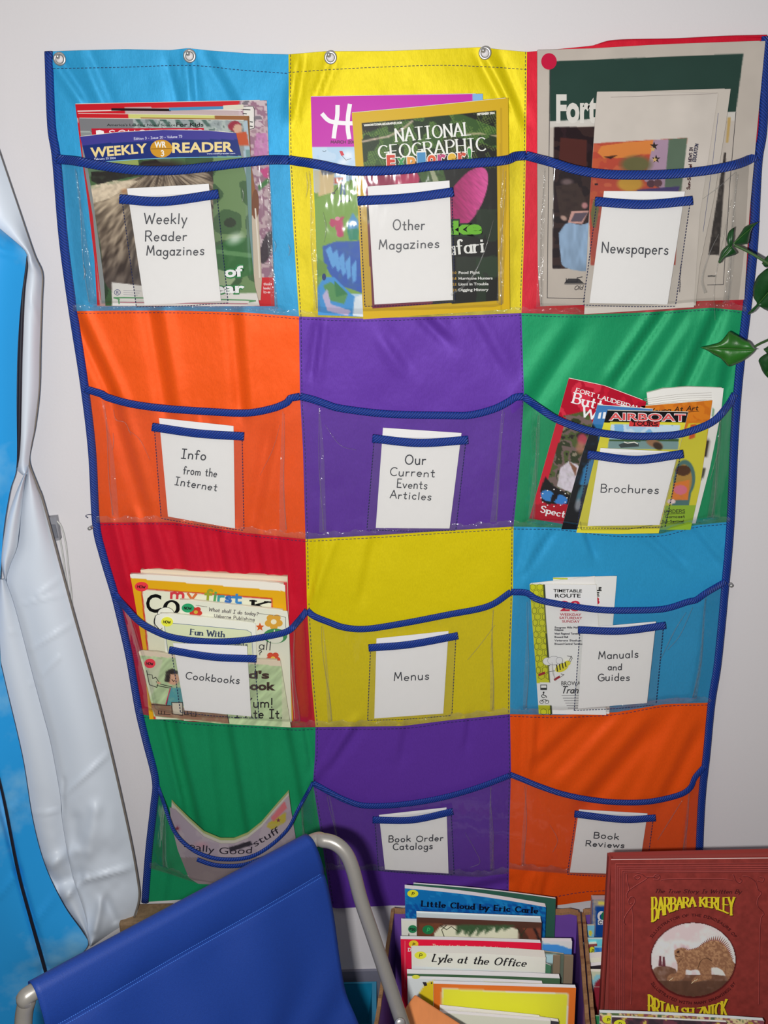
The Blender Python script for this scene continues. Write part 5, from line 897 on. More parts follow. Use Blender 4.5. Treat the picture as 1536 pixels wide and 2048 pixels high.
# ---------------------------------------------------------------- printed plastic sheet hanging at the left
def sheet_mat(name, c, c2=None, rough=.42):
    def bd(nt, b):
        tc = N(nt, 'ShaderNodeTexCoord'); nz = N(nt, 'ShaderNodeTexNoise', Scale=7, Detail=6, Roughness=.55); nt.links.new(tc.outputs['Object'], nz.inputs['Vector'])
        if c2 is not None:
            r = N(nt, 'ShaderNodeValToRGB'); r.color_ramp.elements[0].position = .50; r.color_ramp.elements[0].color = (*c, 1); r.color_ramp.elements[1].position = .80; r.color_ramp.elements[1].color = (*c2, 1)
            nt.links.new(nz.outputs[0], r.inputs[0]); nt.links.new(r.outputs[0], b.inputs['Base Color'])
        n2 = N(nt, 'ShaderNodeTexNoise', Scale=30, Detail=4); bp = N(nt, 'ShaderNodeBump', Strength=.12, Distance=.002); nt.links.new(tc.outputs['Object'], n2.inputs['Vector']); nt.links.new(n2.outputs[0], bp.inputs['Height']); nt.links.new(bp.outputs[0], b.inputs['Normal'])
    return mat(name, c, rough, 0, .45, bd)
SKY = sheet_mat('sky_print', lin((40, 156, 226), .86), lin((150, 205, 240), .9)); BACK = sheet_mat('white_sheet_back', lin((214, 222, 232), .92)); EDGE = plain('dark_strip', lin((26, 26, 40)), .5)
sheet = empty('hanging_sheet', tuple(P(150, 1870, .05)), 'plastic sheet with blue sky print and white back, hanging twisted left of the chart', 'sheet')
def loft(name, L, R, mt, mid=.012, n=26, m=90, crease=(), crumple=0, thick=.0006):
    """L, R: (x, y, d) border curves; mid: how far the middle stands out"""
    a = resample(cr(L, 6), m); b = resample(cr(R, 6), m); u = np.linspace(0, 1, n)[None, :, None]
    g = a[:, None]*(1-u)+b[:, None]*u; X, Y, d = g[..., 0], g[..., 1], g[..., 2].copy(); uu = u[..., 0]
    d += mid*np.sin(math.pi*uu)
    for (x1, y1, x2, y2, w_, am) in crease:
        L2 = (x2-x1)**2+(y2-y1)**2; t = np.clip(((X-x1)*(x2-x1)+(Y-y1)*(y2-y1))/L2, 0, 1); dist = np.hypot(X-x1-t*(x2-x1), Y-y1-t*(y2-y1)); d += am*np.exp(-(dist/w_)**2)*(np.sin(math.pi*np.clip(uu*1.0, 0, 1))**.5)
    if crumple: d += crumple*(vn(X, Y, 70, 3, 3)-.5)*np.exp(-((Y-1720)/130)**2)*np.sin(math.pi*uu)**.5
    return slab(name, np.stack([X, Y], -1), lambda x, y: d, thick, mt, sheet)
CRS = [(75, 1190, 130, 1150, 4, .002), (35, 1210, 140, 1185, 3, .002), (60, 1300, 148, 1245, 4, .0025), (85, 1350, 118, 1315, 4, .002), (20, 1265, 40, 1262, 3, .002), (60, 1368, 75, 1365, 3, .002), (128, 1590, 215, 1510, 5, .004), (67, 1628, 125, 1620, 3, .003), (128, 1560, 125, 1622, 5, -.004), (100, 1730, 150, 1700, 12, .010), (105, 1770, 160, 1750, 14, -.010), (125, 1800, 170, 1755, 8, .008), (170, 1760, 262, 1735, 6, .007), (190, 1860, 205, 1790, 9, .008), (205, 1790, 230, 1840, 10, -.008), (150, 1640, 150, 1690, 12, -.006), (190, 1620, 175, 1700, 14, .006)]
loft('upper_white_fold', [(-80, 60, .05), (-70, 200, .05), (-45, 420, .06), (0, 462, .06), (48, 500, .06), (54, 520, .06), (52, 560, .055), (45, 610, .055), (42, 700, .055), (38, 800, .055), (38, 880, .055), (34, 935, .05), (45, 950, .05)],
     [(-66, 40, .045), (-40, 190, .045), (0, 310, .045), (40, 428, .045), (68, 510, .045), (84, 548, .04), (83, 600, .04), (80, 700, .04), (78, 780, .04), (70, 850, .04), (62, 890, .045), (57, 930, .045), (56, 948, .045)], BACK, .010, crease=((50, 515, 84, 550, 5, .004), (60, 600, 78, 640, 4, .002)))
loft('blue_face', [(-110, 380, .09), (-110, 600, .09), (-110, 900, .09), (-110, 1200, .09)], [(-20, 440, .07), (0, 458, .07), (48, 500, .07), (52, 520, .07), (42, 600, .07), (35, 700, .07), (33, 800, .07), (33, 930, .07), (20, 980, .075), (8, 1050, .075), (3, 1110, .075), (0, 1160, .075)], SKY, .02, crease=((-20, 490, 45, 520, 5, .004),))
ribbon('dark_strip', [(52, 512), (53, 535), (46, 590), (41, 700), (39, 800), (37, 900), (33, 935)], [5, 8, 9, 9, 9, 8, 4], .062, .003, EDGE, sheet)  # dark strip painted in for the shadow gap between blue and white sides
loft('twisted_flap', [(56, 932, .07), (32, 985, .07), (14, 1040, .07), (4, 1100, .07), (3, 1130, .07), (9, 1160, .06)], [(57, 932, .06), (50, 960, .06), (43, 1020, .06), (38, 1060, .06), (33, 1097, .06), (20, 1130, .06), (11, 1160, .06)], BACK, .012, n=16, m=50)
loft('lower_white_fold', [(56, 932, .05), (44, 1010, .05), (36, 1090, .045), (13, 1156, .045), (31, 1220, .045), (67, 1358, .045), (102, 1491, .045), (122, 1600, .05), (124, 1660, .05), (140, 1760, .05), (165, 1850, .05), (180, 1893, .05)],
     [(57, 932, .04), (76, 975, .035), (87, 1005, .035), (123, 1138, .035), (148, 1230, .035), (205, 1435, .035), (235, 1560, .035), (256, 1655, .035), (276, 1763, .035), (278, 1799, .035), (268, 1838, .035), (230, 1860, .04), (182, 1893, .045)], BACK, .018, n=60, m=170, crease=CRS, crumple=.014)
loft('front_white_fold', [(0, 1160, .07), (-4, 1230, .07), (0, 1307, .07), (10, 1358, .07), (46, 1512, .07), (67, 1640, .07), (92, 1732, .07), (130, 1810, .07), (169, 1865, .07), (178, 1891, .065)],
     [(10, 1158, .058), (31, 1220, .056), (67, 1358, .056), (85, 1425, .056), (102, 1491, .056), (120, 1590, .058), (124, 1640, .058), (142, 1740, .058), (170, 1830, .06), (182, 1893, .06)], BACK, .008, n=30, m=130, crease=CRS, crumple=.008)
loft('blue_face', [(-120, 1150, .10), (-120, 1400, .10), (-120, 1800, .10), (-120, 2120, .10)], [(-4, 1150, .085), (0, 1307, .085), (8, 1358, .085), (44, 1512, .085), (65, 1640, .085), (90, 1732, .085), (128, 1812, .085), (165, 1865, .085), (176, 1890, .085), (150, 1920, .085), (110, 1960, .085), (90, 2120, .085)], SKY, .02, n=50, m=120, crease=((-10, 1558, 36, 1742, 7, -.012), (36, 1742, 90, 1937, 7, -.012), (20, 1620, 70, 1590, 4, .003), (70, 1845, 120, 1780, 5, .003), (0, 1790, 38, 1740, 5, .003), (90, 2048, 90, 1940, 9, -.01)))
ribbon('dark_strip', [(-6, 1540), (10, 1610), (36, 1742), (62, 1840), (90, 1940), (100, 1990)], [4, 6, 6, 6, 7, 5], .112, .0022, EDGE, sheet)  # narrow dark line along the long crease of the lower blue side
ribbon('edge_hem', [(-66, 40), (-40, 190), (0, 310), (40, 428), (68, 510), (84, 548), (83, 600), (80, 700), (78, 780), (70, 850), (62, 890), (58, 925), (76, 975), (87, 1005), (123, 1138), (148, 1230), (205, 1435), (256, 1655), (276, 1763), (278, 1799), (268, 1836)], 4, .040, .0012, plain('olive_hem', lin((120, 112, 104)), .6), sheet)

# small grey plate with white cord on the wall behind the sheet
cd = empty('cord_clip', tuple(P(112, 1080, .005)), 'small grey clip holding a thin white cord on the wall beside the sheet', 'clip')
GREY = plain('grey_plastic', lin((150, 150, 156)), .4); WCORD = plain('white_cord', lin((205, 205, 200)), .5)
slab('clip_plate', quadg([(94, 1036), (112, 1034), (120, 1080), (104, 1084)], 4, 6), .012, .011, GREY, cd)
slab('clip_face', quadg([(98, 1050), (110, 1050), (116, 1076), (104, 1078)], 4, 6), .0145, .002, plain('dark_grey_plastic', lin((120, 122, 130)), .35), cd)
ribbon('cord', [(108, 1038), (122, 1052), (132, 1090), (136, 1130), (142, 1180), (145, 1215)], 3, .010, .0014, WCORD, cd)
ribbon('cord', [(104, 1042), (116, 1062), (124, 1100), (130, 1140), (137, 1190), (140, 1215)], 3, .008, .0014, WCORD, cd)
ribbon('wire', [(176, 1036), (171, 1032), (178, 1029), (188, 1031)], 1.4, .012, .0005, THREAD, cd)

# ---------------------------------------------------------------- ivy trailing in from the right
LEAFM = []
for i, c in enumerate(((30, 92, 26), (24, 74, 30), (44, 112, 34))):
    def bd(nt, b, c=c):
        nz, bp = add_bump(nt, b, 55, .5, .002, 4); tint(nt, b, lin(c, 1.15), nz, .5, 1.5)
    LEAFM.append(mat('ivy_leaf', lin(c), .38, 0, .5, bd))
STEM = plain('ivy_stem', lin((58, 92, 44)), .6)
ivy = empty('ivy_vine', tuple(P(1560, 560, .12)), 'trailing ivy with glossy green leaves hanging over the chart\'s right edge', 'plant')
z = Z(1380, 400, .19525)
def leaf(name, out, rib, d0, d1, mi=0, fold=.006):
    """out: outline points, rib: base -> tip midrib; the blade is folded along the rib and domed"""
    out = cr(out+[out[0]], 3)[:-1]; ra, rb = np.array(rib[0], float), np.array(rib[1], float); V = []; rows = 7
    mid = lambda q: ra+(rb-ra)*np.clip(np.dot(q-ra, rb-ra)/np.dot(rb-ra, rb-ra), 0.02, .98)
    n = len(out); R = []
    for s in np.linspace(0, 1, rows):
        for q in out:
            c = mid(q); p = c+(q-c)*s; t = np.dot(p-ra, rb-ra)/np.dot(rb-ra, rb-ra); d = d0+(d1-d0)*np.clip(t, -.2, 1.2)+fold*(s*1.2-s*s*1.9)+.0012*math.sin(q[0]*.2+q[1]*.17)*s
            V.append(P(p[0], p[1], d))
    F = [[i*n+j, i*n+(j+1) % n, (i+1)*n+(j+1) % n, (i+1)*n+j] for i in range(rows-1) for j in range(n)]
    o = mesh(name, V, F, LEAFM[mi], ivy, True); so = o.modifiers.new('thickness', 'SOLIDIFY'); so.thickness = .0006
    ribbon('leaf_vein', [tuple(ra), tuple((ra+rb)/2), tuple(rb)], [1.8, 1.4, .7], [d0+.0012, (d0+d1)/2+.0012, d1+.0012], .0005, plain('ivy_vein', lin((70, 112, 50)), .5), o, n=10, ring=6)
    return o
leaf('leaf', z(100, 1510, 200, 1488, 290, 1462, 340, 1420, 380, 1370, 408, 1345, 480, 1385, 560, 1430, 610, 1455, 645, 1500, 665, 1530, 640, 1575, 560, 1640, 480, 1680, 400, 1705, 345, 1655, 310, 1620, 250, 1590, 180, 1545), z(680, 1535, 120, 1512), .075, .060, 2, .008)
leaf('leaf', z(430, 440, 455, 425, 490, 380, 530, 320, 560, 275, 620, 248, 700, 225, 655, 265, 620, 330, 600, 440, 560, 455, 510, 462, 470, 455), z(440, 450, 690, 230), .085, .075, 1)
leaf('leaf', z(385, 460, 375, 400, 400, 320, 455, 280, 415, 320, 410, 400, 430, 470, 450, 500, 482, 550, 420, 575, 350, 600, 312, 650, 288, 635, 300, 590, 325, 520), z(430, 470, 295, 640), .085, .08, 1)
leaf('leaf', z(900, 690, 799, 700, 740, 740, 690, 790, 655, 870, 650, 940, 655, 1000, 690, 1060, 640, 1115, 590, 1170, 650, 1150, 710, 1090, 760, 1115, 830, 1140, 930, 1120, 980, 950), z(930, 800, 640, 1130), .11, .085, 1, .01)
leaf('leaf', z(860, 1560, 799, 1570, 740, 1600, 705, 1640, 720, 1690, 750, 1760, 799, 1818, 860, 1850, 930, 1760, 930, 1620), z(880, 1580, 780, 1800), .11, .10, 1)
leaf('leaf', z(736, 650, 760, 610, 800, 565, 860, 550, 900, 620, 860, 680, 799, 692, 765, 685), z(880, 600, 745, 655), .11, .10, 1)
leaf('leaf', z(750, 1525, 780, 1510, 830, 1480, 900, 1500, 900, 1590, 820, 1600, 785, 1570), z(900, 1530, 760, 1540), .12, .11, 1)
leaf('leaf', z(760, 380, 830, 330, 900, 340, 960, 430, 900, 540, 820, 520), z(940, 420, 780, 420), .13, .12, 1) if False else None
tube3('stem', [P(*a, d) for a, d in ((z(455, 462)[0], .084), (z(560, 510)[0], .09), (z(660, 565)[0], .095), (z(799, 650)[0], .105), (z(900, 720)[0], .12))], .0019, STEM, ivy)
tube3('stem', [P(*a, d) for a, d in ((z(665, 1500)[0], .078), (z(720, 1470)[0], .085), (z(799, 1435)[0], .10), (z(900, 1380)[0], .12))], .0017, STEM, ivy)
tube3('stem', [P(*a, d) for a, d in ((z(900, 1380)[0], .12), (z(930, 1000)[0], .125), (z(900, 720)[0], .12), (z(960, 300)[0], .13), (z(980, -400)[0], .13), (z(1000, -2200)[0], .10))], .0028, STEM, ivy)

# ---------------------------------------------------------------- blue sling chair
chair = empty('folding_chair', (-.1, -.9, 0), 'small folding chair with blue canvas back and grey tube frame, before the chart', 'chair')
TUBE = plain('grey_painted_steel', lin((132, 128, 122), .85), .33, .3, .6, 200, .05, .03)
CANV = mat('blue_canvas', lin((20, 56, 138), .80), .6, 0, .35, lambda nt, b: (lambda q: tint(nt, b, lin((16, 48, 118), .86), q[0], .8, 1.2))(add_bump(nt, b, 1, .3, .0006, 2, (700, 700, 1100))))
PA = P(66, 1984, .70); PB = P(620, 1684, .48); PE = P(806, 2050, .535)
P3 = [P(648, 1681, .48), P(672, 1688, .483), P(692, 1707, .487), P(706, 1740, .492), P(722, 1800, .500)]
dn = PE-P3[-1]; dn /= np.linalg.norm(dn)
sl = PE+dn*((PE[2]-.40)/-dn[2])
pl = [P(54, 2004, .703), P(48, 2030, .704), P(47, 2066, .706)]; dl = np.array([-.02, -.04, -1.0]); e2 = pl[-1]+dl*(pl[-1][2]-.40)
tube3('frame_tube', [e2]+[e2+(pl[-1]-e2)*t for t in (.3, .6, .8, .92)]+pl[::-1]+[PA+(PB-PA)*t for t in (.0, .25, .5, .75, 1)]+P3+[P3[-1]+(PE-P3[-1])*t for t in (.25, .5, .75, 1)]+[PE+(sl-PE)*t for t in (.25, .5, .75, 1)], .0085, TUBE, chair, 18)
for s_, q in ((sl, 1), (e2, -1)):
    tube3('leg', [s_, s_+np.array([.01*q, .08, -.2]), np.array([s_[0]+.02*q, s_[1]+.14, .012])], .0082, TUBE, chair)
    tube3('leg', [s_+np.array([.018*q, -.02, .02]), s_+np.array([.018*q, -.14, -.2]), np.array([s_[0]+.018*q, s_[1]-.24, .012])], .0082, TUBE, chair)
tube3('seat_rail', [sl+np.array([0, -.02, 0]), sl+np.array([0, -.27, .02])], .0082, TUBE, chair); tube3('seat_rail', [e2+np.array([0, -.02, 0]), e2+np.array([0, -.27, .02])], .0082, TUBE, chair)
hexm('seat_sling', [e2+np.array([0, -.02, .009]), sl+np.array([0, -.02, .009]), sl+np.array([0, -.27, .029]), e2+np.array([0, -.27, .029])], [e2+np.array([0, -.02, .011]), sl+np.array([0, -.02, .011]), sl+np.array([0, -.27, .031]), e2+np.array([0, -.27, .031])], CANV, chair)
# canvas back: loops over the top tube, stitched below it, then a flat panel
ax = (PB-PA)/np.linalg.norm(PB-PA); dv = P(702, 2050, .535)-P(626, 1760, .50); dv /= np.linalg.norm(dv); nrm = np.cross(ax, dv); nrm /= np.linalg.norm(nrm)
if nrm[1] > 0: nrm = -nrm
n = 60; prof = []
for a in np.linspace(-60, 90, 12): prof.append((-.0115*math.sin(math.radians(a)), .0115*math.cos(math.radians(a))))
prof = prof[::-1]; Lp = [(0.012, .0112), (.022, .0098), (.032, .0078), (.040, .0050), (.0425, .0040), (.045, .0046)]+[(t, .0046) for t in np.linspace(.055, .34, 30)]
rows = [(-.0112*math.sin(a), .0112*math.cos(a)) for a in np.linspace(math.pi, 0, 16)]
rows = [(-.0112*math.sin(a), .0112*math.cos(a)) for a in np.linspace(math.pi*.98, 0, 16)]+Lp
V = []
for (t, o_) in rows:
    for j in range(n):
        u = j/(n-1); wob = .0022*math.sin(u*9+t*18)*min(1, max(0, t)/.08)+.0016*math.sin(u*23+t*40+2*math.sin(t*30))*min(1, max(0, t)/.1)
        ex = 0.0
        q = PA+(PB-PA)*u+dv*max(t, -1)+nrm*(o_+wob)
        q = q+ax*(.006*math.sin(t*25)*(u if u > .5 else 0))
        V.append(q)
bk = mesh('backrest', V, gf(len(rows), n), CANV, chair, True); so = bk.modifiers.new('thickness', 'SOLIDIFY'); so.thickness = .0012
DT = plain('blue_thread', lin((52, 98, 180), .9), .6)
for off in (.0395, .0435):
    V = []; F = []
    for j in range(150):
        u0_, u1_ = j/150, (j+.62)/150; kk = len(V)
        for (uu, tt) in ((u0_, -.0004), (u1_, -.0004), (u1_, .0004), (u0_, .0004)): V.append(PA+(PB-PA)*uu+dv*(off+tt)+nrm*(.0062+.0010*math.sin(uu*9+off*18)))
        F.append([kk, kk+1, kk+2, kk+3])
    tagged(mesh('stitching', V, F, DT, chair), kind='stuff')
lathe('bolt', PE+np.array([-.004, -.010, .014]), (0.2, -1, .3), [(0, .0062), (.003, .0062), (.0045, .004), (.005, .001)], STEEL, chair)

# ---------------------------------------------------------------- book bins on the floor
def card_bd(nt, b):
    nz, bp = add_bump(nt, b, 1, .5, .001, 3, (400, 400, 60)); tint(nt, b, lin((122, 92, 64), .6), nz, .7, 1.3)
CARDB = mat('raw_cardboard', (0.3, .2, .1), .85, 0, .2, card_bd); PURP = plain('purple_cardboard', lin((84, 54, 122), .46), .6, 0, .3, 30, .1, .1)
def wallpath(pts, d0, d1): return pts
def binwall(name, a, b, z0, th, mtn, root, rag=.006, n=22, inner=None):
    """upright wall from a to b (x,y,ztop), purple faces and a ragged brown top edge"""
    a = np.array(a); b = np.array(b); t = b[:2]-a[:2]; t /= np.linalg.norm(t); nr = np.array([-t[1], t[0], 0])*th/2; V = []; F = []
    for i in range(n):
        f = i/(n-1); p = a+(b-a)*f; zt = p[2]+rag*(random.random()-.6)
        V += [(p[0]+nr[0], p[1]+nr[1], z0), (p[0]+nr[0], p[1]+nr[1], zt), (p[0]-nr[0], p[1]-nr[1], zt-.001), (p[0]-nr[0], p[1]-nr[1], z0)]
    for i in range(n-1):
        for k in (0, 2): F.append([4*i+k, 4*i+k+1, 4*i+k+5, 4*i+k+4])
    o = mesh(name, V, F, PURP, root)
    V2 = []; F2 = []
    for i in range(n):
        p = [np.array(V[4*i+1]), np.array(V[4*i+2])]; w_ = nr*.35
        V2 += [p[0]+w_+np.array([0, 0, -.004]), p[0]+w_*.6+np.array([0, 0, .0015*random.random()]), p[1]-w_*.6+np.array([0, 0, .0015*random.random()]), p[1]-w_+np.array([0, 0, -.004])]
    for i in range(n-1):
        for k in range(3): F2.append([4*i+k, 4*i+k+1, 4*i+k+5, 4*i+k+4])
    F2 += [[0, 1, 2, 3], [4*(n-1)+3, 4*(n-1)+2, 4*(n-1)+1, 4*(n-1)]]
    mesh('torn_edge', V2, F2, CARDB, root)
    return o
def book_bin(label, bl, br, fl_, fr_, z0=.004):
    c = (np.array(bl)+np.array(fr_))/2; root = empty('book_bin', (c[0], c[1], 0), label, 'box')
    binwall('back_wall', bl, br, z0, .006, None, root, .004); binwall('side_wall', bl, fl_, z0, .0045, None, root); binwall('side_wall', br, fr_, z0, .0045, None, root)
    binwall('front_wall', (*fl_[:2], fl_[2]*.45), (*fr_[:2], fr_[2]*.45), z0, .006, None, root)
    hexm('base', [(*bl[:2], z0), (*br[:2], z0), (*fr_[:2], z0), (*fl_[:2], z0)], [(*bl[:2], .010), (*br[:2], .010), (*fr_[:2], .010), (*fl_[:2], .010)], CARDB, root)
    return root
book_bin('open cardboard book bin with purple lining and torn brown edges, nearer the chair', P(786, 1818, .075), P(1157, 1822, .075), P(752, 2048, .36), P(1176, 2048, .36))
book_bin('open cardboard book bin with purple lining, half hidden behind the dark red book', P(1167, 1822, .075), P(1640, 1800, .075), P(1187, 2048, .36), P(1770, 2030, .36))
def shelfbook(name, tl, tr, d, th, label, base, tops=(228, 224, 214), painter=None, H=None, cat='book', group=None, band=None, topbow=0, lean=0.0, mt=GLOSSY, dr=None, sect=None):
    """upright book seen from above: front cover below its top edge, page block behind"""
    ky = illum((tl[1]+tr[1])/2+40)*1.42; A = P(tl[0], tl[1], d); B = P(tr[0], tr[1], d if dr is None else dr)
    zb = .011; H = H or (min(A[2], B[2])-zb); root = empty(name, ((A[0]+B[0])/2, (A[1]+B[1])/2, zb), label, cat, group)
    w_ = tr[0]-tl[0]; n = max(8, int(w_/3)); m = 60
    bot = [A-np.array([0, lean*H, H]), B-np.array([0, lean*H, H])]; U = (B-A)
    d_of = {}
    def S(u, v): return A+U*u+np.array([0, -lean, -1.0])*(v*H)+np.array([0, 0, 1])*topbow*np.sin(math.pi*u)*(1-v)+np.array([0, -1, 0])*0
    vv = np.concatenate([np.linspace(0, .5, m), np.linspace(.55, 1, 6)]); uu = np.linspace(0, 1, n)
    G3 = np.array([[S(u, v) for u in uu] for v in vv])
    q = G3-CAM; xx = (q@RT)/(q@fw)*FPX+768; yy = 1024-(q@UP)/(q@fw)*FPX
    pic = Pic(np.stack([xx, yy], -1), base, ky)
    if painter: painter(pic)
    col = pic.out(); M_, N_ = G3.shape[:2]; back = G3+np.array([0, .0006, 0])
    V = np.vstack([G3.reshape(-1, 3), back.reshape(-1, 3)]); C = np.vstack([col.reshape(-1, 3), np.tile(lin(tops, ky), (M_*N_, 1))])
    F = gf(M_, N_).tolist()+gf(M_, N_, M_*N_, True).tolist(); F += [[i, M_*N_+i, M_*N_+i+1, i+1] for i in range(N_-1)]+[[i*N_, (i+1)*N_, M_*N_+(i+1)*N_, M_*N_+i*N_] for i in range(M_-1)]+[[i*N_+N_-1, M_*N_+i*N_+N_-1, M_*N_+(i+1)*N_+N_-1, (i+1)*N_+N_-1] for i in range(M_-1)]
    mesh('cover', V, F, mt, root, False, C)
    # pages
    o = np.array([0, .001, -.0015]); t_ = np.array([0, th, 0]); e = U/np.linalg.norm(U)*.0015
    us = np.linspace(0, 1, 12); T1 = [A+U*u+o+np.array([0, 0, topbow*math.sin(math.pi*u)]) for u in us]; V = []; 
    for p_ in T1: V += [p_, p_+t_, p_+t_-np.array([0, lean*H, H-.003]), p_-np.array([0, lean*H, H-.003])]
    F = []
    for i in range(11):
        for k in range(4): k2 = (k+1) % 4; F.append([4*i+k, 4*i+k2, 4*i+4+k2, 4*i+4+k])
    F += [[3, 2, 1, 0], [44, 45, 46, 47]]
    c = np.tile(lin(tops, ky), (len(V), 1)); mesh('pages', V, F, MATTE, root, False, c)
    if sect:   # back cover sheet
        V = []; sc = lin(sect, ky)
        for p_ in T1: q_ = p_+t_*1.03+np.array([0, 0, .002]); V += [q_, q_+np.array([0, .0008, 0]), q_+np.array([0, .0008-lean*H, -H]), q_-np.array([0, lean*H, H])]
        mesh('back_cover', V, F, mt, root, False, np.tile(sc, (len(V), 1)))
    # lettering surface: distance of the tilted plane through A,B as function of x,y
    pn = np.cross(U, np.array([0, -lean, -1.0])); pn /= np.linalg.norm(pn)
    def D(x, y):
        x = np.asarray(x, float); y = np.asarray(y, float); r = fw+((x-768)/FPX)[..., None]*RT+((1024-y)/FPX)[..., None]*UP
        t = np.dot(A-CAM, pn)/(r@pn); return -(CAM[1]+r[..., 1]*t)
    return root, Print(D, ky, .0006), D, ky
Zb = Z(740, 1700, .32552); z = Zb; X = lambda a: Zb(a, 0)[0][0]; Yy = lambda a: Zb(0, a)[0][1]
def lc(p):
    n = vn(p.X, p.Y, 12, 3, 4); p.C[:] = (16, 96, 152); p.mix((n > .55)*.6, (30, 120, 170)); m = (p.Y > 1808)*(vn(p.X, p.Y, 5, 9, 3) > .5)*.7; p.mix(m, (14, 62, 130))
rt, pr, D, k = shelfbook('picture_book', z(268, 208)[0], z(1142, 300)[0], .092, .004, 'thin dark green picture book, rearmost in the left bin', (44, 84, 70), (232, 230, 222), topbow=.003)
rt, pr, D, k = shelfbook('picture_book', z(214, 236)[0], z(1082, 352)[0], .112, .010, 'blue picture book about a small cloud, second row of the left bin', (20, 100, 160), (226, 228, 226), lc, topbow=.004)
pr.text('Little Cloud by Eric Carle', X(316), X(1030), Yy(345), Yy(388), 10.5, (10, 16, 34), 3.4, 1.5, serif=True, gap=1.8); fin(rt, pr)
sticker(rt, D, X(263), Yy(268), 11, 7.5, (206, 190, 40), 'P', k, h=6)
rt, pr, D, k = shelfbook('picture_book', z(192, 432)[0], z(640, 440)[0], .140, .005, 'cream picture book with a small green label, left end of the third row', (206, 206, 180)); pr.text('L', X(238), X(246), Yy(530), Yy(530), 5, (60, 40, 30), 1.6); fin(rt, pr); sticker(rt, D, X(262), Yy(486), 9, 8, (34, 110, 70), 'P20', k, h=4)
def tr_(p):
    x = (p.X-740)/.32552; y = (p.Y-1700)/.32552; p.C[:] = (70, 44, 36); p.poly(z(390, 560, 400, 480, 470, 462, 880, 478, 910, 490, 915, 570), (196, 190, 168)); p.poly(z(300, 450, 450, 450, 380, 530, 330, 560, 290, 540), (96, 56, 40)); p.poly(z(940, 480, 1050, 480, 1050, 570, 990, 570), (110, 60, 46)); p.poly(z(1000, 480, 1020, 480, 1050, 560, 1040, 570), (40, 30, 30))
    for (a, b, c, d) in ((560, 470, 530, 520), (600, 465, 580, 520), (640, 470, 605, 530), (700, 470, 650, 525), (750, 475, 700, 515), (800, 475, 770, 505), (850, 475, 820, 495)): p.poly(z(a-30, 460, a+40, 462, c+10, d, c, d), (52, 76, 50), 1, .4, 5)
rt, pr, D, k = shelfbook('picture_book', z(287, 414)[0], z(1055, 446)[0], .158, .012, 'glossy picture book with palm leaves and branches, third row of the left bin', (70, 44, 36), (168, 178, 178), tr_, sect=(186, 194, 192))
for s_ in ((430, 462, 470, 490, 500, 470, 540, 500), (470, 462, 440, 490, 455, 530), (905, 480, 935, 530, 930, 560), (960, 480, 925, 530)): pr.line(z(*s_), 1.6, (50, 50, 36))
fin(rt, pr); sticker(rt, D, X(357), Yy(490), 11.5, 9, (30, 100, 60), 'P', k, h=8, tc=(50, 160, 90))
shelfbook('picture_book', z(1060, 560)[0], z(1242, 562)[0], .176, .008, 'blue picture book with a white top band, right of the branch covered one', (60, 124, 190), (222, 220, 214), lambda p: p.poly(z(1060, 555, 1245, 555, 1245, 610, 1150, 580, 1060, 575), (222, 222, 220)))
def rd(p): p.C[:] = (190, 26, 56)
rt, pr, D, k = shelfbook('picture_book', z(188, 548)[0], z(1050, 572)[0], .186, .008, 'bright red picture book standing behind the cream paged one', (190, 26, 56), (232, 226, 212), rd, topbow=.001)
pr.text('The sequel to Now Everybody Really Hates Me', X(382), X(862), Yy(592), Yy(612), 4.5, (226, 170, 150), 1.1, slant=.1); pr.text('Diller', X(235), X(300), Yy(622), Yy(624), 6, (226, 200, 200), 1.5, serif=True); pr.line(z(215, 560, 215, 850), .9, (220, 110, 120)); fin(rt, pr); sticker(rt, D, X(268), Yy(578), 9.5, 7.5, (206, 170, 40), 'P', k, h=5)
shelfbook('picture_book', z(1030, 618)[0], z(1192, 640)[0], .190, .003, 'narrow grey green book leaning at the right of the left bin', (86, 96, 84), (150, 140, 120), lambda p: p.poly(z(1060, 640, 1150, 640, 1130, 700, 1080, 690), (150, 180, 190)))
for (a, b, c, d, dd, lb) in ((1128, 650, 1170, 650, .200, 'brown paper backed thin book, left of two at the right wall'), (1195, 648, 1250, 650, .203, 'brown paper backed thin book, right of two at the right wall')): shelfbook('thin_book', z(a, b)[0], z(c, d)[0], dd, .003, lb, (112, 98, 80), (124, 108, 88), mt=MATTE)
rt, pr, D, k = shelfbook('picture_book', z(255, 632)[0], z(1080, 660)[0], .214, .016, 'cream picture book about a crocodile at the office, fifth row of the left bin', (190, 190, 176), (212, 200, 176), lambda p: p.poly(z(255, 712, 430, 722, 1080, 755, 1080, 1200, 255, 1200), (176, 184, 190), .8, .4, 10), topbow=.003)
pr.text('Lyle at the Office', X(380), X(955), Yy(685), Yy(716), 14.5, (26, 24, 26), 3.0, 1.2, serif=True, slant=.25, gap=1.7); fin(rt, pr); sticker(rt, D, X(310), Yy(647), 12, 7.5, (206, 198, 50), 'P', k, h=7)
rt, pr, D, k = shelfbook('picture_book', z(1070, 694)[0], z(1112, 712)[0], .208, .003, 'white edged book peeking out right of the crocodile book', (60, 104, 78), (216, 212, 200))
rt, pr, D, k = shelfbook('picture_book', z(228, 760)[0], z(1168, 790)[0], .246, .010, 'dark green picture book with a cream page block, sixth row of the left bin', (56, 84, 60), (206, 204, 186), topbow=.001)
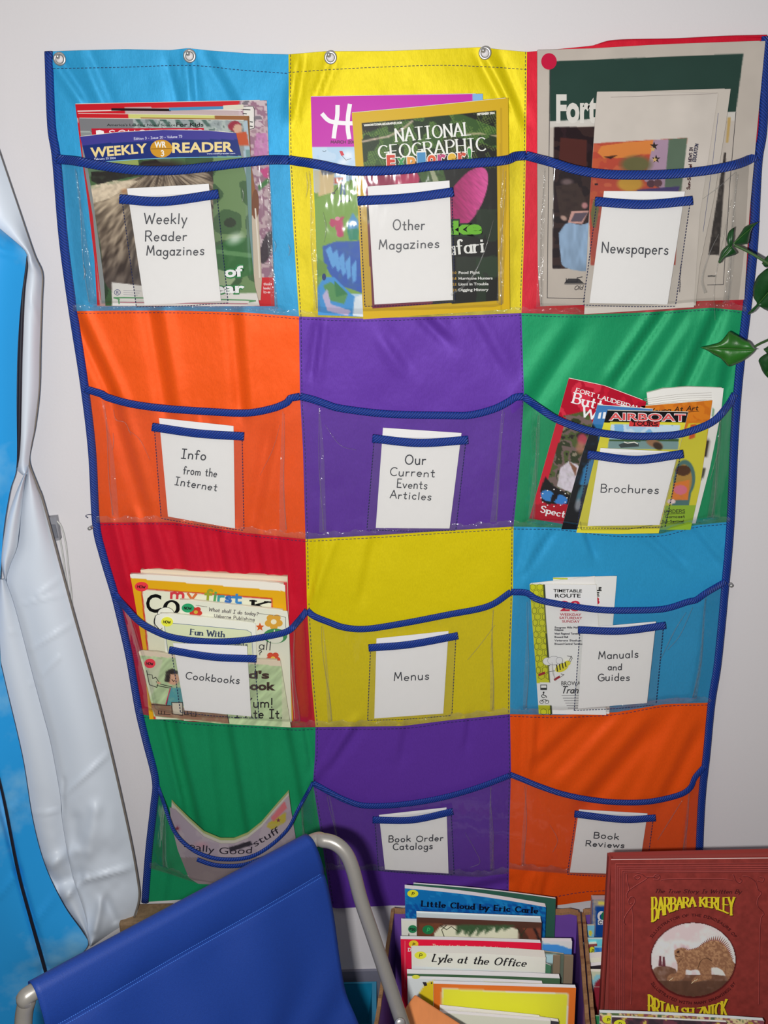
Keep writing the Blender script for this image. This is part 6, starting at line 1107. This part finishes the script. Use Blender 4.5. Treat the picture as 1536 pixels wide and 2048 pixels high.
rt, pr, D, k = shelfbook('picture_book', z(230, 790)[0], z(1060, 820)[0], .262, .006, 'pale blue picture book with bent corner and yellow bird, behind the orange bordered one', (176, 192, 196), (216, 214, 200), lambda p: (p.poly(z(345, 815, 400, 800, 420, 960, 330, 960, 300, 880), (206, 160, 30)), p.poly(z(700, 810, 1060, 820, 1060, 840, 700, 830), (200, 180, 90))), topbow=.001)
pr.poly(z(322, 812, 345, 812, 352, 832, 335, 838), (40, 34, 40)); pr.ell(X(378), Yy(818), 1.6, 1.6, (30, 30, 30)); fin(rt, pr); sticker(rt, D, X(282), Yy(780), 8, 4, (196, 190, 60), '', k)
def ye(p):
    x = (p.X-740)/.32552; y = (p.Y-1700)/.32552; p.C[:] = (214, 92, 34); a = p.inpoly(z(440, 850, 1218, 882, 1205, 1300, 436, 1300)); p.mix(a, (232, 232, 220)); p.mix(p.inpoly(z(446, 855, 1212, 888, 1199, 1300, 441, 1300)), (206, 194, 48))
rt, pr, D, k = shelfbook('picture_book', z(390, 822)[0], z(1266, 848)[0], .290, .007, 'yellow picture book with an orange border, front of the left bin', (214, 92, 34), (222, 214, 196), ye)
for i, (a, b, c, d, dd, lb, cc) in enumerate(((430, 968, 1045, 1032, .315, 'thin pale book with layered pages, front row of the left bin', (206, 194, 170)), (430, 1000, 1110, 1052, .330, 'thin cream book lying before the pale layered one', (198, 186, 160)), (1045, 1040, 1160, 1056, .322, 'thin black edged book at the right of the front row', (50, 48, 52)))):
    shelfbook('thin_book', z(a, b)[0], z(c, d)[0], dd, .006, lb, cc, (214, 204, 182), mt=MATTE)
# books of the right bin seen past the big red one
Zr = Z(1160, 1680, .24479); z = Zr; X = lambda a: Zr(a, 0)[0][0]; Yy = lambda a: Zr(0, a)[0][1]
rt, pr, D, k = shelfbook('picture_book', z(104, 488)[0], z(420, 488)[0], .090, .012, 'blue book with a flowery top edge and green round label, back of the right bin', (16, 62, 130), (150, 130, 130), lambda p: (p.poly(z(104, 485, 420, 485, 420, 542, 124, 542, 124, 780, 104, 780), (150, 140, 128), 1, .4, 4), p.poly(z(150, 505, 180, 500, 215, 512, 215, 530, 150, 530), (190, 180, 80))))
pr.ell(X(175), Yy(622), 8, 10, (208, 208, 208)); pr.ell(X(181), Yy(628), 5, 6, (20, 62, 130)); pr.poly(z(146, 655, 186, 655, 186, 692, 146, 692), (200, 200, 200)); pr.poly(z(192, 655, 228, 655, 228, 692, 192, 692), (200, 200, 200)); pr.text('C', X(155), X(178), Yy(686), Yy(686), 6, (30, 50, 80), 1.8); pr.text('P', X(200), X(220), Yy(686), Yy(686), 6, (30, 50, 80), 1.8); fin(rt, pr); sticker(rt, D, X(210), Yy(622), 9.5, 10, (20, 100, 70), 'P', k, h=8)
rt, pr, D, k = shelfbook('picture_book', z(62, 700)[0], z(120, 700)[0], .100, .004, 'light blue and yellow book edge at the left of the right bin', (110, 170, 200), (170, 170, 150), lambda p: p.ell(*z(85, 760)[0], 4, 6, (206, 180, 60)))
rt, pr, D, k = shelfbook('picture_book', z(48, 812)[0], z(420, 812)[0], .145, .005, 'pale turquoise book, second row of the right bin', (96, 176, 206), (160, 200, 214))
rt, pr, D, k = shelfbook('picture_book', z(36, 856)[0], z(140, 848)[0], .152, .006, 'cream and dark red book with a yellow label, right bin', (120, 60, 60), (206, 190, 170)); sticker(rt, D, X(98), Yy(905), 6, 8, (206, 190, 40), 'P', k)
rt, pr, D, k = shelfbook('picture_book', z(122, 880)[0], z(420, 880)[0], .160, .004, 'blue plastic covered book, right bin beside the big dark red book', (40, 110, 180), (120, 176, 220), lambda p: p.speck((p.X > 0)*.5, [(60, 130, 200), (30, 90, 160), (110, 170, 220)], 8, 2))
rt, pr, D, k = shelfbook('picture_book', z(72, 965)[0], z(420, 962)[0], .186, .012, 'thick cream paged book, middle of the right bin', (190, 184, 170), (206, 198, 178), topbow=.002)
rt, pr, D, k = shelfbook('picture_book', z(62, 1035)[0], z(420, 1030)[0], .200, .008, 'white paged black book with curved top, right bin', (40, 34, 40), (214, 208, 200), topbow=.003)
rt, pr, D, k = shelfbook('picture_book', z(84, 1075)[0], z(420, 1080)[0], .232, .006, 'dark red book with pale blue arch, front left of the right bin', (120, 34, 46), (190, 190, 170), lambda p: (p.poly(z(84, 1070, 420, 1060, 420, 1150, 160, 1130, 120, 1170, 100, 1260, 84, 1260), (120, 170, 180)), p.poly(z(84, 1060, 420, 1060, 420, 1100, 130, 1100, 100, 1150), (170, 176, 150))))
pr.ell(X(195), Yy(1280), 5, 8, (40, 50, 46)); pr.line(z(110, 1180, 120, 1200, 200, 1200), 1, (160, 150, 140)); fin(rt, pr)

# big dark red book ---------------------------------------------------------------------------
KB = illum(1890)*1.2; d0 = .268
A = P(1222, 1716, d0); B = P(1562, 1712, d0)
DRED = (108, 42, 38)
big = empty('hardcover_book', ((A[0]+B[0])/2, A[1], A[2]-.36), 'big dark red hardcover with yellow lettering and oval dinosaur picture, standing in the right bin', 'book')
def bigD(x, y): return np.full(np.shape(np.asarray(x, float)), d0)+.0
q = [(1222, 1718), (1566, 1714), (1574, 2110), (1216, 2110)]
g = quadg(q, 250, 280); pic = Pic(g, DRED, KB); z = Zr
n = vn(g[..., 0], g[..., 1], 9, 3, 4); pic.C *= (.88+.24*n)[..., None]
ovx, ovy, orx, ory = X(925), Yy(978), 84, 73.5
pic.ell(ovx, ovy+1, orx+3.5, ory+3.5, (70, 24, 24), 1, 0, .02); 
ov = (((g[..., 0]-ovx)/orx)**2+((g[..., 1]-ovy)/ory)**2 < 1).astype(float)
sub = Pic(g, (176, 160, 160), KB); cn = vn(g[..., 0], g[..., 1], 34, 11, 4); sub.mix(np.clip((cn-.42)*4, 0, 1), (206, 190, 184)); sub.mix(np.clip((cn-.62)*5, 0, 1), (150, 128, 136))
sub.poly(z(580, 1080, 620, 1040, 700, 1030, 780, 1055, 830, 1100, 1200, 1100, 1270, 1130, 1270, 1280, 600, 1280), (92, 64, 50), 1, .35, 8, smooth=3); sub.poly(z(640, 1150, 1300, 1150, 1300, 1300, 640, 1300), (72, 50, 40), .8, .5, 10)
dino = z(770, 905, 800, 885, 850, 882, 880, 900, 960, 880, 1010, 845, 1070, 822, 1130, 825, 1180, 860, 1220, 920, 1250, 990, 1280, 1040, 1290, 1180, 1220, 1170, 1190, 1110, 1130, 1050, 1075, 1045, 1075, 1100, 1070, 1135, 1000, 1150, 920, 1165, 915, 1150, 950, 1110, 985, 1100, 960, 1060, 900, 1065, 865, 1060, 860, 1110, 820, 1145, 720, 1150, 715, 1120, 745, 1095, 790, 1085, 795, 1010, 775, 960)
sub.poly(dino, (132, 96, 70), 1, .0, 4, 2, smooth=3); dm = sub.inpoly(cr(dino+[dino[0]], 3)); tx = vn(g[..., 0], g[..., 1], 3.2, 5, 2); sh = np.clip((1150-((g[..., 1]-1680)/.24479))/380, 0, 1); sub.mix(dm*(tx > .52)*.55, (104, 70, 52)); sub.mix(dm*(tx < .36)*.45*sh, (190, 150, 112))
sub.poly(z(960, 1000, 1010, 960, 1060, 990, 1075, 1045, 1000, 1060), (120, 84, 60), .5, smooth=3); sub.ell(*z(800, 915)[0], 3, 2, (50, 30, 28), .9)
sub.poly(z(1075, 1045, 1120, 1040, 1165, 1065, 1190, 1110, 1100, 1100), (190, 176, 170)); sub.poly(z(868, 1062, 910, 1068, 900, 1082, 870, 1080), (205, 195, 190))
for (a, b) in ((655, 985), (685, 990)): sub.poly(z(a-8, b-25, a+8, b-25, a+14, b+45, a-14, b+45), (84, 44, 50)); sub.ell(*z(a, b-30)[0], 2, 2.2, (84, 44, 50))
pic.C = pic.C*(1-ov[..., None])+sub.C*ov[..., None]
slab('front_cover', g, bigD, .0025, GLOSSY, big, pic.out(), lin(DRED, KB))
hy = np.array([0, .0025, 0]); H_ = .355
A1 = A+np.array([0, 0, .0]); th = .009
def bx3(name, p, q_, mt, par, cols=None): return boxm(name, p, q_, mt, par, cols)
x0, x1 = A[0], B[0]
boxm('pages', (x0+.004, A[1]+.0026, A[2]-H_), (x1-.002, A[1]+th, A[2]-.003), MATTE, big, lin((112, 48, 44), KB))
boxm('back_cover', (x0+.0, A[1]+th, A[2]-H_), (x1, A[1]+th+.0025, A[2]+.001), MATTE, big, lin(DRED, KB))
boxm('spine', (x0-.003, A[1]+.0005, A[2]-H_), (x0+.0005, A[1]+th+.0025, A[2]+.0005), MATTE, big, lin(DRED, KB))
pr = Print(bigD, KB, .0004); z = Zr
EM = (140, 66, 62); ED = (70, 24, 26)
for off, x_, y_ in ((0, 290, 195), (1, 305, 215), (2, 322, 232), (3, 345, 250), (4, 360, 262)):
    for c_, o in ((EM, 0), (ED, 4)): pr.line([(X(x_+o), Yy(1700)), (X(x_+o), Yy(y_+o)), (X(1580), Yy(y_+o+(-6)))], .9, c_)
for c_, o in ((EM, 0), (ED, 4)):
    for yb in (320, ): pr.line(z(660+o, 330+o, 720+o, 318+o, 1150+o, 316+o, 1240+o, 330+o), .9, c_, 3)
    pr.line(z(380+o, 262+o, 440+o, 262+o, 500+o, 275+o, 540+o, 300+o, 600+o, 300+o, 650+o, 290+o), 1.1, c_, 4); pr.line(z(440+o, 300+o, 470+o, 285+o, 490+o, 300+o, 470+o, 320+o, 440+o, 310+o), 1.2, c_, 4); pr.line(z(600+o, 320+o, 640+o, 320+o, 650+o, 290+o, 620+o, 280+o, 600+o, 300+o, 625+o, 310+o), 1.2, c_, 4); pr.line(z(385+o, 420+o, 440+o, 380+o, 520+o, 330+o, 560+o, 300+o), 1.1, c_, 4)
    pr.line(z(370+o, 690+o, 355+o, 660+o, 380+o, 600+o, 440+o, 520+o, 445+o, 480+o, 420+o, 460+o, 395+o, 490+o, 400+o, 520+o, 425+o, 515+o), 1.2, c_, 4); pr.line(z(380+o, 280+o, 385+o, 340+o, 400+o, 400+o, 380+o, 440+o, 385+o, 470+o), 1.1, c_, 4); pr.line(z(420+o, 540+o, 432+o, 700+o, 415+o, 1340+o), .9, c_, 3)
    pr.line(z(1250+o, 280+o, 1270+o, 330+o, 1300+o, 350+o, 1320+o, 330+o, 1300+o, 310+o), 1.2, c_, 4); pr.line(z(1330+o, 290+o, 1380+o, 300+o, 1430+o, 340+o, 1450+o, 400+o, 1480+o, 430+o, 1450+o, 480+o, 1450+o, 540+o, 1500+o, 600+o, 1470+o, 700+o, 1460+o, 1340+o), 1.1, c_, 4); pr.line(z(1470+o, 300+o, 1500+o, 310+o, 1490+o, 340+o, 1450+o, 330+o), 1.1, c_, 4)
pr.text('The True Story Is Written By', X(608), X(1315), Yy(432), Yy(438), 7.5, (52, 20, 22), 1.5, .9, slant=.3)
cv = lambda t: 1+1.05*(2*t-1)**2*1.0
def arcname(t, x0, x1, yb, c, up, cap0, k):
    W = pr.width(t, 1.7); x = 0
    for ch in t:
        gw, st = G.get(ch, G['o'])
        f0 = x/W; f1 = (x+gw)/W; 
        if ch != ' ':
            polys = []
            for p in st:
                qq = []
                for (gx, gy) in p:
                    f = (x+gx)/W; e = (2*f-1)**2; cap = cap0*(1+k*e)
                    X_ = x0+(x1-x0)*f; 
                    if up: Y_ = yb+cap0*k*e-cap*(gy/10)
                    else: Y_ = yb-cap0*k*e-(-cap)*(1-gy/10)*1.0-0
                    qq.append((X_, Y_))
                polys.append(qq)
            pr._strokes(polys, lambda t_: 1.3+3.3*abs(t_[1]), c)
            sp = []
            for p in polys:
                for e_ in (0, -1):
                    sp.append([(p[e_][0]-2.6, p[e_][1]), (p[e_][0]+2.6, p[e_][1])])
            if ch in 'BARKELYNIZ': pr._strokes(sp[:4], lambda t_: 1.6, c)
        x += gw+.9
for off, c in (((1.2, 1.6), (50, 26, 14)), ((0, 0), (190, 160, 34))):
    arcname('BARBARA KERLEY', X(588)+off[0], X(1330)+off[0], Yy(540)+off[1], c, True, 17, 1.85)
    arcname('BRIAN SELZNICK', X(560)+off[0], X(1270)+off[0], Yy(1375)+off[1], c, False, 17, 1.6)
def arcsmall(t, cx, cy, rx, ry, a0, a1, c, flip=1):
    W = pr.width(t, 1.6); x = 0; polys = []
    for ch in t:
        gw, st = G.get(ch, G['o'])
        for p in st:
            qq = []
            for (gx, gy) in p:
                a = math.radians(a0+(a1-a0)*(x+gx)/W); rr = 1+flip*gy*.0055; qq.append((cx+rx*rr*math.cos(a), cy-ry*rr*math.sin(a)))
            polys.append(qq)
        x += gw+1.6
    pr._strokes(polys, lambda t_: .9, c)
arcsmall('ILLUSTRATOR OF THE DINOSAURS OF', ovx, ovy, orx+11, ory+13, 150, 30, (60, 22, 24)); arcsmall('ILLUSTRATED WITH MANY DRAWINGS BY', ovx, ovy, orx+16, ory+16, 212, 328, (60, 22, 24), -1)
bk_ = resample(cr([z(*p)[0] for p in ((850, 884), (890, 898), (960, 880), (1010, 845), (1070, 822), (1130, 825), (1180, 860), (1220, 920), (1250, 985))], 5), 36)
for i in range(1, 35):
    t_ = bk_[i+1]-bk_[i-1]; t_ /= np.linalg.norm(t_); n_ = np.array([t_[1], -t_[0]]); f = i/35; ln = 2+9*math.exp(-((f-.62)/.22)**2); c_ = bk_[i]
    pr.poly([tuple(c_-t_*1.3-n_*.8), tuple(c_+n_*ln-t_*.4+np.array([.8, 0])), tuple(c_+t_*1.3-n_*.8)], (126, 76, 62))
for (a, b) in ((745, 1135), (760, 1125), (925, 1158), (940, 1145), (960, 1135)): pr.line(z(a, b, a-14, b+14), 1.2, (190, 160, 130))
pr.line(z(778, 945, 800, 955, 815, 950), .9, (70, 44, 36)); pr.line(z(960, 1050, 985, 990, 1030, 965, 1075, 990), 1, (86, 60, 44), 4); pr.line(z(800, 1010, 820, 980, 850, 960), .9, (96, 66, 48), 4); pr.ell(*z(805, 908)[0], 1.1, 1.0, (30, 20, 18))
pr.line([(1222.5, 1719.2), (1566, 1715.6)], 1.5, (196, 150, 146)); fin(big, pr)
# books lying flat under it inside the bin
for i, (w_, c) in enumerate(((.0, (60, 80, 130)), (.01, (150, 120, 60)))):
    h0 = .0105+i*.0795
    tagged(boxm('lying_book', (x0+.02+w_, A[1]-.02, h0), (x1-.005, A[1]+.05, min(h0+.079, A[2]-H_-.0005)), MATTE, None, lin(c, KB)), ('lower', 'upper')[i]+' of two books lying flat under the big dark red book', 'book')
# front row of the right bin
z = Zr
rt, pr, D, k = shelfbook('picture_book', z(165, 1412)[0], z(1505, 1478)[0], .322, .006, 'colourful book with yellow round labels, front row before the big dark red book', (96, 76, 70), (168, 178, 182), lambda p: p.speck((p.X > 0)*1., [(150, 130, 60), (110, 60, 70), (180, 160, 120), (70, 90, 60), (60, 50, 60)], 12, 4), topbow=.002)
fin(rt, pr); sticker(rt, D, X(232), Yy(1468), 12, 8, (206, 190, 40), 'P', k, h=6)
rt, pr, D, k = shelfbook('picture_book', z(118, 1440)[0], z(250, 1442)[0], .318, .003, 'small dark green book at the left corner of the front row', (34, 100, 60), (120, 140, 110)); 
rt, pr, D, k = shelfbook('picture_book', z(262, 1448)[0], z(1200, 1490)[0], .338, .004, 'floral picture book with dark picture, foremost in the right bin', (80, 60, 64), (180, 176, 170), lambda p: p.speck((p.X > 0)*1., [(170, 150, 70), (90, 50, 60), (60, 44, 50), (50, 40, 46)], 14, 6)); sticker(rt, D, X(325), Yy(1502), 12, 8, (206, 190, 40), 'P', k, h=6)
# wooden board, teal tub, tan box behind the chair
WOOD = mat('orange_brown_wood', lin((150, 92, 52), .5), .45, 0, .4, lambda nt, b: (lambda q: tint(nt, b, lin((158, 96, 54), .5), q[0], .75, 1.2))(add_bump(nt, b, 1, .2, .0006, 4, (60, 8, 60))))
zz = Zb; f_ = [P(*zz(205, 925)[0], .400), P(*zz(275, 882)[0], .385)]; dr_ = P(945, 2062, .44)-f_[1]; dr_ /= np.linalg.norm(dr_); sd_ = f_[0]-f_[1]; sd_ = sd_+np.array([-.02, -.03, -.03])*.6; f_ = [f_[1]+sd_, f_[1], f_[1]+dr_*.20, f_[1]+sd_+dr_*.20]; nb_ = np.cross(sd_, dr_); nb_ /= np.linalg.norm(nb_); nb_ = nb_ if nb_[2] < 0 else -nb_
wb_ = hexm('wooden_board', f_, [p+nb_*.018 for p in f_], WOOD); bv = wb_.modifiers.new('soft_edge', 'BEVEL'); bv.width = .003; bv.segments = 3
tagged(wb_, 'orange brown wooden board slanting at the left front corner of the book bin', 'board')
TEAL = plain('teal_plastic', lin((14, 92, 120), .45), .22, 0, .6)
def tub(name, lo, hi, mt, label, cat, flare=.012, wall=.003):
    x0, y0, z0 = lo; x1, y1, z1 = hi; root = empty(name, ((x0+x1)/2, (y0+y1)/2, z0), label, cat)
    o = [(x0+flare, y0+flare, z0), (x1-flare, y0+flare, z0), (x1-flare, y1-flare*.3, z0), (x0+flare, y1-flare*.3, z0)]; t = [(x0, y0, z1), (x1, y0, z1), (x1, y1, z1), (x0, y1, z1)]
    i = [(x0+wall, y0+wall, z1), (x1-wall, y0+wall, z1), (x1-wall, y1-wall, z1), (x0+wall, y1-wall, z1)]; ib = [(p[0]+(wall if k in (0, 3) else -wall), p[1]+(wall if k < 2 else -wall), z0+wall) for k, p in enumerate(o)]
    V = o+t+i+ib; F = [[3, 2, 1, 0]]
    for a, b in ((0, 4), (4, 8), (8, 12)):
        for k in range(4): F.append([a+k, a+(k+1) % 4, b+(k+1) % 4, b+k])
    F.append([12, 13, 14, 15]); mesh('body', V, F, mt, root)
    r = .004; V = [(x0-r, y0-r, z1-r), (x1+r, y0-r, z1-r), (x1+r, y1, z1-r), (x0-r, y1, z1-r), (x0-r, y0-r, z1+.001), (x1+r, y0-r, z1+.001), (x1+r, y1, z1+.001), (x0-r, y1, z1+.001), (x0+r, y0+r, z1+.001), (x1-r, y0+r, z1+.001), (x1-r, y1-r, z1+.001), (x0+r, y1-r, z1+.001)]
    F = [[k, (k+1) % 4, 4+(k+1) % 4, 4+k] for k in range(4)]+[[4+k, 4+(k+1) % 4, 8+(k+1) % 4, 8+k] for k in range(4)]; mesh('rim', V, F, mt, root); return root
a_ = P(640, 1975, .03); b_ = P(762, 1975, .03)
tub('storage_tub', (a_[0], -.15, .002), (b_[0]-.012, -.02, a_[2]), TEAL, 'teal plastic tub on the floor between chair and book bin', 'tub')
TAN = plain('speckled_cork', lin((120, 98, 74), .7), .8, 0, .2, 160, .5, .4)
a_ = P(255, 1822, .06); b_ = P(345, 1850, .06)
bx_ = boxm('cork_block', (a_[0]-.02, -.055, a_[2]-.16), (b_[0]-.006, -.004, a_[2]-.030), TAN); bv = bx_.modifiers.new('soft_edge', 'BEVEL'); bv.width = .004; bv.segments = 2
tagged(bx_, 'speckled tan block between the hanging sheet and the chair back', 'box')
